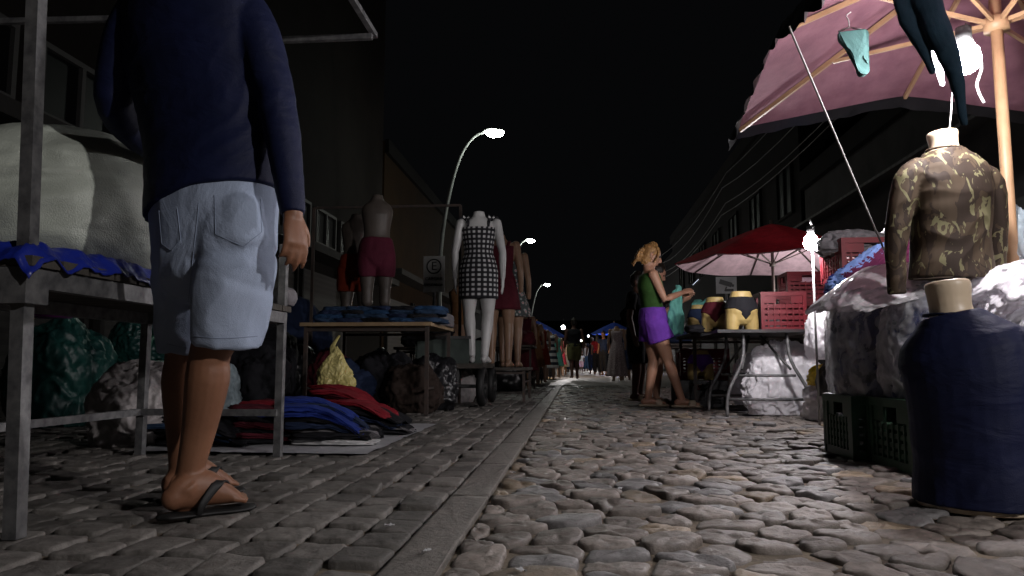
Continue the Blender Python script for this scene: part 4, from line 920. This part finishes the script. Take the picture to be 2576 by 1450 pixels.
for i in range(12): 
    nm=['pale pink','white','maroon','grey','mint','black','white','pale pink','grey','black','maroon','white'][i]
    folded((1.3+.15*(i%4),7.5+.16*(i//4),.72),(.1,.12,.1+.04*((i*5)%7)),[f_lilac,f_white,f_maroon,f_grey,f_teal,f_black,f_white,f_lilac,f_grey,f_black,f_maroon,f_white][i],.3*i,i+60,'folded %s clothes on the long table behind the folding table'%nm,'clothes on the long table',cat='clothes',crk=.12,e=.5,amp=.25)
for i,(dx,m,nm) in enumerate(((.0,f_black,'black'),(.13,f_white,'white'),(.3,f_grey,'grey'))):
    blob('clothes_heap',m,(P(1770,830,6.5).x+dx*2.1,6.72+.08*(i%2),.70),(.12,.1,.07+.03*i),seed=170+i,sub=4,crk=.12,amp=.25,label='small %s heap of underwear lying on the folding table'%nm,cat='clothes')
folded(P(2040,715,7.5)+V((0,.1,.0)),(.16,.14,.07),f_lilac,.2,71,'pale pink garment lying over the edge of the upper red crate',None,crk=.08,e=.5)
cratepx(1700,1832,1014,7.5,.26,m_kcr,'black plastic crate on the ground below the purple briefs',zb=0.0)
hips(1763,952,7.62,.262,.3,m_ymann,f_purple,'small mannequin hips in purple briefs on the black crate')
cratepx(1708,1832,1000,7.95,.3,m_red,'lower red crate on the ground behind the black crate',zb=0.0); cratepx(1712,1836,940,7.95,.28,m_red,'upper red crate stacked behind the purple briefs',zb=.303)
bagat(1985,1046,180,165,m_wbag,31,'big white plastic bag on the ground under the folding table',crk=.13,sub=6,d=60)
bagat(1905,1020,110,120,m_wbag,33,'smaller white plastic bag behind the folding table legs',crk=.13,d=60)
blob('plastic_bag',m_wbag,(1.18,7.45,.72),(.08,.1,.16),seed=34,label='small white plastic bag on the near end of the long table',cat='bag',crk=.1)
blob('plastic_bag',m_ybag2,(1.9,5.8,.26),(.14,.11,.16),seed=35,crk=.1,amp=.25,label='bright yellow plastic bag right of the folding table',cat='bag')
blob('plastic_bag',m_wbag,(1.93,5.85,0),(.2,.2,.28),seed=37,crk=.1,label='squat white plastic bag under the bright yellow bag',cat='bag')
blob('plastic_bag',m_wbag,P(2085,905,5.6),(.14,.14,.36),seed=36,crk=.1,label='white plastic bag beside the stacked red crates',cat='bag')
blob('plastic_bag',m_kbag,(2.05,5.65,0),(.26,.2,P(2085,905,5.6).z+.03),seed=38,label='black plastic bag supporting the white one beside the red crates',cat='bag')
cp=P(1827,718,8.9); t=thing('warning_sign','small white sign with black security camera symbol on a thin post','sign',(cp.x,8.9,0)); zc=cp.z
b=bmesh.new(); bx(b,-.12,.12,-.005,.005,zc-.1,zc+.1); obj('board',b,m_signd,t); b=bmesh.new(); cyl(b,(0,.02,0),(0,.02,zc+.1),.014); obj('post',b,m_steel,t,True)
b=bmesh.new(); beam(b,(-.08,-.012,zc+.045),(.06,-.012,zc-.0),.016,.055); beam(b,(.0,-.012,zc-.02),(-.02,-.012,zc-.07),.016,.016); beam(b,(-.02,-.012,zc-.06),(.08,-.012,zc-.06),.012,.03); beam(b,(.06,-.012,zc-.002),(.085,-.012,zc-.01),.014,.03); obj('camera_symbol',b,m_ink,t)
for i in range(3): cratepx(2105,2250,0,4.85,.32,m_red if i==2 else m_dgreen,['bottom dark green','second dark green','third red'][i]+' crate from the ground in the tall stack beside the shaggy rug',zb=.322*i,dp=.4)
cratepx(2086,2246,0,4.85,.26,m_red,'topmost red crate with open handle slot holding loose clothes',zb=.967,dp=.4)
blob('clothes_heap',f_grey,(P(2165,615,4.85).x,5.05,1.15),(.19,.17,.15),seed=41,crk=.15,label='loose pale clothes heaped inside the topmost red crate',cat='clothes')
blob('plastic_bag',m_wbag,(P(2290,600,4.9).x+.06,5.1,.95),(.2,.2,.4),seed=42,crk=.1,label='white plastic bag standing right of the topmost red crate',cat='bag')
for i in range(3): crate((P(2290,600,4.9).x+.13,5.1,.317*i),0,.4,.4,.315,m_dgreen,'%s dark green crate supporting the white bag'%['lowest','middle','upper'][i])
rp=P(2195,735,4.1)
bm=bmesh.new(); bmesh.ops.create_icosphere(bm,subdivisions=6,radius=1)
for v in bm.verts:
    d=v.co.normalized(); h=1+.1*noise.noise(d*2)+.14*abs(noise.noise(d*19)); v.co=V((d.x*.27*h,d.y*.2*h,(max(d.z,-.5)*h+.5)*.12+.12*d.x))
props(obj('rug',bm,m_rug,None,True,(rp.x+.03,4.05,.87)),'rolled shaggy blue and maroon rug lying on the plastic bags','rug')
# foreground pile
crate((1.49,3.62,0),0,.56,.36,.28,m_dgreen,'dark green crate at the back under the clear bags'); crate((1.55,3.2,0),.03,.56,.4,.28,m_dgreen,'dark green crate at the front beside the navy torso')
filled((1.4,3.6,.28),(.2,.2,.5),51,'clear plastic bag of dark clothes on the back green crate',m_in1)
filled((1.52,3.22,.28),(.22,.22,.47),52,'clear plastic bag of dark blue clothes on the front green crate',m_in2)
filled((2.0,3.75,.0),(.2,.3,.76),53,'tall clear bag of dark clothes behind the umbrella pole',m_in1,e=.5)
filled((1.7,4.15,.0),(.32,.2,.83),54,'clear bag of dark clothes underneath the shaggy rug',m_in1,e=.5)
def drape(c): 
    r=math.hypot(c.x,c.y); return V((c.x,c.y,c.z-.9*max(0,r-.2)**1.3))
blob('plastic_sheet',m_fold,(1.5,3.46,.74),(.38,.36,.12),seed=55,sub=6,e=.85,crk=.12,amp=.3,label='crumpled white plastic sheeting over the clear bags',cat='plastic sheet',fn=drape)
blob('plastic_sheet',m_fold,(1.86,2.98,.6),(.34,.24,.22),seed=56,sub=6,e=.8,crk=.12,amp=.3,label='crumpled white plastic heap behind the navy torso',cat='plastic sheet',fn=drape)
blob('plastic_bag',m_fold,(2.05,3.4,.7),(.22,.25,.24),seed=59,sub=6,e=.85,crk=.1,amp=.3,label='puffed white plastic bag right of the umbrella pole',cat='bag')
filled((2.1,3.3,0),(.25,.25,.71),60,'clear bag of dark clothes under the puffed white bag',m_in1,e=.5)
filled((1.78,2.86,0),(.26,.2,.64),57,'clear bag of blue clothes on the ground behind the navy torso',m_in2,e=.5)
def bust(label,base,yaw,k,shirt,lean,skin,arms,hz,wm=1.,lx=0.,nk=.59,amp=.004,za=(.425,.385,.25,.1,-.06),tw=1.):
    t=thing('mannequin',label,'mannequin',base,yaw)
    prof=[(0,.15,.112),(.12,.14,.104),(.24,.142,.108),(.34,.152,.112),(.41,.155,.104),(.45,.142,.09),(.475,.115,.08),(.5,.082,.068),(.52,.064,.06)]
    A=np.array(prof); A[:7,1]*=wm; A[:5,2]*=tw
    X=lambda z:lx*max(0,min(1,(z-.36)/.16))
    def tor(b,z0,z1,inf,**kw):
        zs=np.linspace(z0,z1,24); tube(b,[(X(z),lean*z,z*k) for z in zs],[((np.interp(z,A[:,0],A[:,1])+inf)*k,(np.interp(z,A[:,0],A[:,2])+inf)*k) for z in zs],n=32,sub=1,e=.88,**kw)
    b=bmesh.new(); tor(b,-.0,.515,0,r0=False,r1=False); tube(b,[(X(.47),lean*.5,.47*k),(X(.54),lean*.5,.54*k),(X(.6)-.004,lean*.5,nk*k),(X(.6)-.005,lean*.5,(nk+.012)*k)],[.062*k,.053*k,.058*k,.05*k],n=22,sub=3,r0=False,r1=False); obj('body',remesh(b,.0055,2),skin,t,True)
    b=bmesh.new(); tor(b,hz,.518,.01,r0=False,r1=False)
    for s in arms: tube(b,[(X(.44)*.5+s*.125*wm*k,lean*.42,za[0]*k),(s*.182*wm*k,lean*.4,za[1]*k),(s*.212*wm*k,.0,za[2]*k),(s*.222*wm*k,.02,za[3]*k),(s*.215*wm*k,.035,za[4]*k)],[(.05*k,.06*k),(.05*k,.056*k),(.042*k,.05*k),(.036*k,.042*k),(.031*k,.035*k)],n=14,side=(0,1,0),r1=False)
    me=remesh(b,.0055,2)
    nv=[v.normal.copy() for v in me.vertices]
    for v,nn in zip(me.vertices,nv):
        c=v.co; q=V((c.x*5+c.z*6,c.y*5,c.z*8-c.x*9)); q+=noise.noise_vector(V(c)*5)*.8; v.co+=nn*((.5-abs(noise.noise(q))*1.7)*amp)
    obj('shirt',me,shirt,t,True)
    b=bmesh.new(); tube(b,[(X(.518)+.068*k*math.cos(a),lean*.51+.062*k*math.sin(a),.518*k) for a in np.linspace(0,2*PI,25)],[.005]*25,n=6,sub=1); 
    obj('collar',b,shirt,t,True); return t
bust('headless cream mannequin torso in camouflage long sleeve shirt under the pink umbrella',(P(2420,700,3.0).x,3.08,.76),.25,1.0,m_camo,-.05,m_cream,(-1,1),.0,1.02,-.02,.585,.005)
nv_=G(2530,1300); bust('headless cream mannequin torso in navy shirt standing on the cobbles at right',(nv_.x,nv_.y+.14,0.0),-.75,1.1,m_navy,-.05,m_cream,(1,),.014,1.,-.035,.6,.003,(.425,.385,.26,.14,.03),1.06)
# ------------------------------------------------------------------ big pink umbrella
def umbrella_sq():
    c=V((1.86,3.3,0)); t=thing('market_umbrella','large square pink market umbrella with wooden ribs lit by a bulb','umbrella',c); h=.93; ap=2.34; sl=.44
    def zf(x,y,up=0): 
        a=math.atan2(y,x); r=math.hypot(x,y); return ap-sl*r-.03*r*abs(math.sin(4*a))+up
    def sheet(hf,up,nz,drop=0):
        b=bmesh.new(); n=64; g=[]
        for j in range(n+1):
            row=[]
            for i in range(n+1):
                x=(i/n*2-1)*hf;y=(j/n*2-1)*hf; z=zf(x,y,up)+nz*noise.noise(V((x*4,y*4,up*30)))
                e=max(abs(x),abs(y))
                if drop and e>h*.985: 
                    z-=(e-h*.985)*.8+.022*abs(noise.noise(V((x*9,y*9,3))))
                    if x<-h*.985: 
                        f=(-x-h*.985)/(hf-h*.985); z-=f*(.05+.07*abs(noise.noise(V((x*3,y*7,8))))); x-=.012*f*math.sin(y*31)
                row.append(b.verts.new((x,y,z)))
            g.append(row)
        for j in range(n):
            for i in range(n): b.faces.new((g[j][i],g[j][i+1],g[j+1][i+1],g[j+1][i]))
        return b
    obj('canopy',sheet(h,0,.006),m_pinkcan,t,True); 
    for k in range(8):
        a=k*PI/4; R=h*(1 if k%2==0 else math.sqrt(2))*.985; b=bmesh.new()
        p=V((.05*math.cos(a),.05*math.sin(a),ap-.055)); q=V((R*math.cos(a),R*math.sin(a),zf(R*math.cos(a),R*math.sin(a))-.02)); beam(b,p,q,.016,.022); rb=obj('rib',b,m_pole,t)
        b=bmesh.new(); f=.55; m=p.lerp(q,f); beam(b,(.04*math.cos(a),.04*math.sin(a),1.92),m-V((0,0,.012)),.014,.018); obj('strut',b,m_pole,t)
    b=bmesh.new(); cyl(b,(0,0,0),(0,0,ap-.03),.024,16); obj('pole',b,m_pole,t,True)
    for z0,z1,r in ((1.88,1.94,.05),(ap-.09,ap-.03,.055)): b=bmesh.new(); cyl(b,(0,0,z0),(0,0,z1),r,16); obj('hub',b,m_pole,t,True)
    o=obj('tarp',sheet(.98,.03,.014,1),m_kbag,None,True,c); props(o,'black plastic tarp covering the top of the pink umbrella','tarp')
umbrella_sq()
def umbrella_rd(p,R,rise,ztip,label,can,lin,seg=8,polem=m_pole):
    t=thing('market_umbrella',label,'umbrella',(p[0],p[1],0)); ze=ztip-rise
    for nm,off,mt,s in (('canopy',0.012,can,1.),('lining',0,lin,.985)):
        b=bmesh.new(); top=b.verts.new((0,0,ztip+off)); rings=[]
        n=seg*6
        for r in np.linspace(.12,1,8):
            row=[]
            for i in range(n):
                a=2*PI*i/n; f=(i%6)/6; sag=math.sin(PI*f); rr=R*s*r*(math.cos(PI/seg)/math.cos((f-.5)*2*PI/seg)); row.append(b.verts.new((rr*math.cos(a),rr*math.sin(a),ztip+off-rise*r**1.15-.03*sag*r)))
            rings.append(row)
        for i in range(n): b.faces.new((top,rings[0][i],rings[0][(i+1)%n]))
        for k in range(len(rings)-1):
            for i in range(n): b.faces.new((rings[k][i],rings[k+1][i],rings[k+1][(i+1)%n],rings[k][(i+1)%n]))
        obj(nm,b,mt,t,True)
    for k in range(seg):
        a=2*PI*k/seg; b=bmesh.new(); ca,sa=math.cos(a),math.sin(a)
        tube(b,[(.04*ca,.04*sa,ztip-.05),(R*.5*ca,R*.5*sa,ztip-rise*.45-.03),(R*.96*ca,R*.96*sa,ze-.0)],[.012]*3,n=6,sub=3); obj('rib',b,polem,t,True)
        b=bmesh.new(); cyl(b,(.03*ca,.03*sa,ze+.0),(R*.5*ca,R*.5*sa,ztip-rise*.45-.045),.009,6); obj('strut',b,polem,t,True)
    b=bmesh.new(); cyl(b,(0,0,0),(0,0,ztip+.06),.022,12); obj('pole',b,polem,t,True)
    b=bmesh.new(); cyl(b,(0,0,ze-.04),(0,0,ze+.03),.045,12); obj('hub',b,polem,t,True)
rc=P(1940,565,10.6); umbrella_rd((rc.x,10.6),1.36,.56,rc.z,'red market umbrella with pale lining beyond the folding table',m_redcan,m_whitecan,polem=m_rust)
bc=P(1350,808,29); umbrella_rd((bc.x,29),1.15,.62,bc.z,'blue market umbrella far down the left side',m_bluecan,m_bluecan)
bc=P(1545,812,33); umbrella_rd((bc.x,33),1.05,.5,bc.z,'blue lit market umbrella far down the right side',m_bluecan,m_bluecan)
bc=P(1375,835,38); umbrella_rd((bc.x-.3,38),1.3,.5,bc.z+.2,'orange lit market umbrella at the far left end',fab('orange_canopy_cloth',.6,.25,.04),f_orange)
bA=P(2428,152,2.8); bulb(bA,m_bulb,'bare white bulb glowing under the pink umbrella',r=.055,wto=P(2430,60,3.0))
bm=bmesh.new(); a=P(1985,68,2.75); b_=P(2250,690,3.35); tube(bm,[a,a.lerp(b_,.5),b_],[.004]*3,n=8,sub=4); props(obj('rope',bm,m_rope,None,True),'white guy rope running from the pink umbrella down to the bags','rope')
bm=bmesh.new(); tube(bm,[P(2385,352,3.0),P(2392,290,3.0),P(2398,200,3.02),P(2412,110,3.05)],[.003]*4,n=6,sub=4); props(obj('cord',bm,m_rope,None,True),'white cord from the camouflage torso neck up to the umbrella','cord')
bm=bmesh.new(); tube(bm,[P(2440,90,3.0),P(2470,160,2.98),P(2458,215,2.97),P(2475,258,2.96)],[(.006,.003)]*4,n=6,sub=5); props(obj('strap',bm,m_rope,None,True),'thin white strap dangling beside the lit bulb','strap')
hp=P(2145,130,2.95); t=thing('hanging_briefs','mint green briefs clipped on a hanger under the pink umbrella','clothing',hp)
bm=bmesh.new(); prof=[(-.055,.075),(.04,.085),(.058,.05),(.02,.0),(.06,-.07),(.045,-.1),(.015,-.095),(-.005,-.02),(-.05,.045)]
A=cr(prof+[prof[0]],6)[:-1]
fr=[bm.verts.new((x,-.012+.02*noise.noise(V((x*20,z*20,0))),z)) for x,z in A]; bk=[bm.verts.new((x*.98,.012+.02*noise.noise(V((x*20,z*20,4))),z)) for x,z in A]
bm.faces.new(fr); bm.faces.new(bk[::-1])
for i in range(len(A)): bm.faces.new((fr[i],fr[(i+1)%len(A)],bk[(i+1)%len(A)],bk[i]))
bmesh.ops.triangulate(bm,faces=[f for f in bm.faces if len(f.verts)>4]); obj('cloth',bm,fab('pale_mint_cloth',.04,.095,.09),t)
bm=bmesh.new(); tube(bm,[(-.05,0,.085),(-.01,0,.1),(.035,0,.09)],[.004]*3,n=6); tube(bm,[(-.01,0,.1),(-.01,0,.13),(-.018,0,.15),(0,0,.165)],[.0025]*4,n=6); obj('hanger',bm,m_rope,t,True)
bm=bmesh.new(); Yl=2.55
tube(bm,[P(2310,-60,Yl),P(2335,10,Yl),P(2365,90,Yl),P(2393,160,Yl),P(2412,225,Yl),P(2425,310,Yl)],[(.05,.022),(.047,.026),(.042,.026),(.032,.022),(.022,.018),(.013,.01)],n=14,sub=4)
tube(bm,[P(2265,-60,Yl+.03),P(2275,20,Yl+.03),P(2298,80,Yl+.03),P(2325,130,Yl+.03),P(2345,180,Yl+.03)],[(.034,.02),(.032,.02),(.028,.02),(.02,.015),(.012,.01)],n=12,sub=4)
me=remesh(bm,.005,2); wrinkle(me,.005,(14,14,10),5); props(obj('leggings',me,f_dteal,None,True),'dark teal leggings draped from the ribs of the pink umbrella','clothing')
bm=bmesh.new(); tube(bm,[P(2340,120,2.9),P(2360,170,2.9),P(2370,215,2.9)],[(.02,.008),(.018,.008),(.01,.005)],n=10,sub=3); props(obj('hanging_garment',bm,f_grey,None,True),'small pale garment hanging behind the dark teal leggings','clothing')
blob('plastic_bag',m_wbag2,P(2560,690,3.35),(.09,.08,.3),seed=61,crk=.1,taper=.6,flat=.9,label='pale blue plastic bag tied to the umbrella pole',cat='bag')
YB=5.3
bB=P(2040,612,YB); bulb(bB,m_bulb2,'bare white bulb on a pole beside the red umbrella',r=.052,wire=.1)
pb=P(2052,640,YB); t=thing('light_pole','thin white tube pole holding the bulb above the red crates','pole',(pb.x,YB+.07,0)); b=bmesh.new(); cyl(b,(0,0,0),(0,0,bB.z+.15),.008); obj('tube',b,m_tubeg,t,True); b=bmesh.new(); beam(b,(0,0,bB.z+.15),(bB.x-pb.x,-.07,bB.z+.16),.012); obj('arm',b,m_tubeg,t)
bulb(P(1417,825,24),m_bulbf,'bright white bulb above the far left stalls',r=.055,wire=.3)
bulb(P(1392,858,27),m_bulbw,'warm orange bulb under the far left umbrella',r=.06)
bulb(P(1556,826,33),m_bulbf,'white bulb under the far blue umbrella on the right',r=.06)
bulb(P(1500,838,48),m_bulbf,'tiny white bulb at the end of the street',r=.07)
for px,py,Y in ((1462,858,60),(1532,842,42),(1438,852,52),(1480,846,70)): bulb(P(px,py,Y),m_bulbf,'tiny distant white bulb among the far stalls',r=.05,group='tiny bulbs of the farthest stalls')
# ------------------------------------------------------------------ people on the right
g=G(1662,1022); 
f=Fig('person','person in green sleeveless top and purple shorts holding up a mint garment','person',(g.x,7.35,0.01),-PI/2+.12,1.6,m_skin2,voxel=.007,pose={
 'hipo':(0,-.1),'lean':(0,-.03),'knl':(-.09,-.08,.46),'anl':(-.1,-.14,.085),'knr':(.08,.03,.46),'anr':(.09,.15,.085),'ftl':(-.05,1),'ftr':(.15,1),
 'ell':(-.19,-.0,1.05),'wrl':(-.1,.22,1.13),'elr':(.19,-.02,1.06),'wrr':(.1,.19,1.14),'hdl':(.2,.8,.25),'hdr':(-.2,.8,.25),'hnl':(.6,0,-.6),'hnr':(-.6,0,-.6),'htl':(.4,0,1),'htr':(-.4,0,1),'curll':.8,'curlr':.8,'hpitch':-.3,'hoff':(0,.03,.125)})
f.top('top',f_green,.9,1.335,0); f.shorts('shorts',f_purple,.99,.24,inf=.022,flare=.03); f.hair(m_hairb,'bun'); f.sole('l',m_cream_s); f.sole('r',m_cream_s)
bm=bmesh.new(); tp=P(1706,724,7.3); tube(bm,[tp+V((0,0,.01)),tp+V((-.02,-.03,-.1)),tp+V((-.03,-.03,-.25)),tp+V((-.04,-.02,-.44))],[(.03,.012),(.05,.02),(.075,.025),(.08,.02)],n=14,sub=4); me=remesh(bm,.008,2); wrinkle(me,.02,(20,20,6),3); props(obj('held_garment',me,f_teal,None,True),'mint green garment hanging from the hands of the person in green','clothing')
p2=P(1655,1000,7.85)
f=Fig('person','person in dark top looking down at a phone behind the one in green','person',(p2.x,7.85,0.01),-PI/2-.1,1.47,m_skin2,voxel=.009,pose={'ell':(-.2,.06,1.03),'wrl':(-.08,.3,1.2),'elr':(.2,.06,1.03),'wrr':(.08,.31,1.2),'hdl':(.2,.8,.35),'hdr':(-.2,.8,.35),'hnl':(.5,0,.6),'hnr':(-.5,0,.6),'htl':(-1,0,.2),'htr':(1,0,.2),'hpitch':-.5,'curll':.7,'curlr':.7})
f.top('top',f_black,.9,1.34,.2); f.shorts('shorts',f_jean,.98,.28,flare=.02); f.hair(m_hairk,'long'); f.sole('l',m_cream_s); f.sole('r',m_cream_s)
pp=P(1752,712,7.85); t=thing('phone','dark phone held up by the person in the dark top','phone',pp); b=bmesh.new(); beam(b,(-.035,0,-.03),(.035,0,.03),.075,.009); obj('case',b,m_black,t); b=bmesh.new(); beam(b,(-.036,0,-.02),(.02,0,.035),.06,.002); obj('screen',b,bulbmat('phone_screen',(.7,.8,1),1.),t)
p3=P(1608,995,8.8)
f=Fig('person','person in black shirt and dark shorts standing mostly hidden behind the one in purple shorts','person',(p3.x,8.85,0.01),-2.0,1.5,m_skind,voxel=.011,male=True)
f.top('shirt',f_black,.86,1.37,.3,inf=.02); f.shorts('shorts',f_black,.95,.5,inf=.02,flare=.02); f.hair(m_hairk,'short'); f.sole('l',m_cream_s); f.sole('r',m_cream_s)
def farp(px,pyb,Y,H,yaw,skin,top,short,label,tl=.35,pose=None,dress=None,hair='short',sl=.2,top0=.88,vx=.016):
    p=P(px,pyb,Y); f=Fig('person',label,'person',(p.x,Y,0.005),yaw,H,skin,voxel=vx,male=hair=='short',hands=vx<.015,pose=pose or {})
    f.top('top',top,top0,1.36,sl,inf=.016); f.shorts('shorts',short,.97,tl,inf=.016,flare=.015); f.hair(m_hairk,hair); return f
farp(1445,955,20.5,1.68,.1,m_skind,f_black,f_olive,'person walking away in black sleeveless top and khaki shorts mid street',sl=0,tl=.42,vx=.012,pose={'knr':(.08,.1,.47),'anr':(.08,.02,.09),'knl':(-.08,-.06,.46),'anl':(-.08,-.2,.12),'wrl':(-.24,.1,.84)})
farp(1503,942,30,1.62,0,m_skind,f_red,f_black,'distant person in red top and black trousers walking away',tl=.95,hair='long')
farp(1490,940,33,1.6,.2,m_skind,f_black,f_dkblue,'distant person in black top beside the one in red',tl=.9)
farp(1462,937,36,1.0,0,m_skind,f_white,f_lilac,'distant small child in white top and pale shorts',tl=.5)
farp(1520,945,28,1.65,2.5,m_skin,f_dkblue,f_black,'distant person in dark blue top near the right stalls',tl=.9)
farp(1428,938,40,1.68,1.0,m_skind,f_pink,f_jean,'distant person in pink top at the left edge of the street',tl=.9)
farp(1474,936,44,1.66,.4,m_skind,f_grey,f_jean,'distant person in grey top near the vanishing point',tl=.9)
farp(1512,938,40,1.6,3.,m_skin,f_teal,f_black,'distant person in mint top behind the one in red',tl=.9,hair='long')
dressed('mannequin in long pale floral dress beyond the people on the right',1553,957,19,1.6,m_tan,m_flor2,.12,flare=.12,base=0.0)
dressed('mannequin in dark dress right of the pale floral one',1575,957,20,1.55,m_tan,f_dkblue,.3,flare=.15,base=0.0)
for i,(px,Y,cl,nm) in enumerate(((1318,12.5,f_maroon,'maroon'),(1342,15,f_tan,'orange tan'),(1362,17.5,f_orange,'orange'),(1384,20,f_strip,'striped'),(1400,23,f_teal,'mint'),(1410,26,f_red,'red'),(1418,30,f_white,'white'))):
    dressed('mannequin in a %s dress in the far left row'%nm,px,940,Y,1.5,m_tan,cl,.35+.05*(i%3),flare=.15,base=.0,voxel=.018)
OR=['nearest','second','third','farthest']
for i,(px,Y) in enumerate(((1285,11.5),(1320,15.5),(1355,20.5),(1382,26))):
    p=G(px,917+781/Y); trestle(OR[i]+' dark stall table in the far left row',p.x-.6,p.x+.35,Y,Y+1.2,.72,m_woodd,m_rust)
    for k,(m,nm) in enumerate(((f_black,'black'),(f_grey,'grey'),([f_maroon,f_jeanb,f_orange,f_strip][i],['maroon','bright blue','orange','striped'][i]))):
        blob('clothes_heap',m,(p.x-.42+.3*k,Y+.35+.15*k,.72),(.17,.22,.14+.05*k),seed=80+i*3+k,sub=4,crk=.12,label='%s heap of clothes on the %s dark table of the far left row'%(nm,OR[i]),cat='clothes')
    blob('plastic_bag',m_kbag,(p.x-.1,Y+.3,0),(.3,.3,.45),seed=95+i,sub=4,label='black bag under the %s dark table of the far left row'%OR[i],cat='bag')
for i,(px,Y,m,nm) in enumerate(((1600,12,f_dkblue,'dark blue'),(1568,24,f_red,'red'),(1545,30,f_jeanb,'blue'))):
    p=G(px,917+781/Y); trestle(['nearest','middle','farthest'][i]+' stall table on the far right',p.x,p.x+1,Y,Y+1.2,.75,m_woodd,m_rust)
    blob('clothes_heap',m,(p.x+.5,Y+.5,.75),(.4,.45,.25),seed=120+i,sub=4,crk=.12,label='%s heap of clothes on the %s far right table'%(nm,['nearest','middle','farthest'][i]),cat='clothes')
# scraps of paper on the paving
for i,(px,py) in enumerate(((1795,1045),(1075,1395),(1310,1445),(980,1330),(1560,1235),(1290,1195))):
    g=G(px,py); bm=bmesh.new(); n=5; gg=[[bm.verts.new(((a/n-.5)*.026,(c/n-.5)*.014,.006+.005*noise.noise(V((a*.7,c*.7,i*3))))) for a in range(n+1)] for c in range(n+1)]
    for c in range(n):
        for a in range(n): bm.faces.new((gg[c][a],gg[c][a+1],gg[c+1][a+1],gg[c+1][a]))
    props(obj('paper_scrap',bm,m_sheet,None,True,(g.x,g.y,.004),i*1.1),'small pale scrap of paper lying on the paving stones','litter','paper scraps on the paving')
# ------------------------------------------------------------------ neighbouring stall's lamp out of frame, plus an added light behind goods
def pl(loc,e,r,c):
    l=bpy.data.lights.new('unseen_light','POINT'); l.energy=e; l.shadow_soft_size=r; l.color=c; o=bpy.data.objects.new('unseen_light',l); COL.objects.link(o); o.location=loc
pl((2.6,-.35,2.1),295,.05,(1,.95,.94))
pl(P(2035,728,10.4),45,.04,(1,.95,.96))  # added light, hidden behind the crates, to brighten the red umbrella's lining
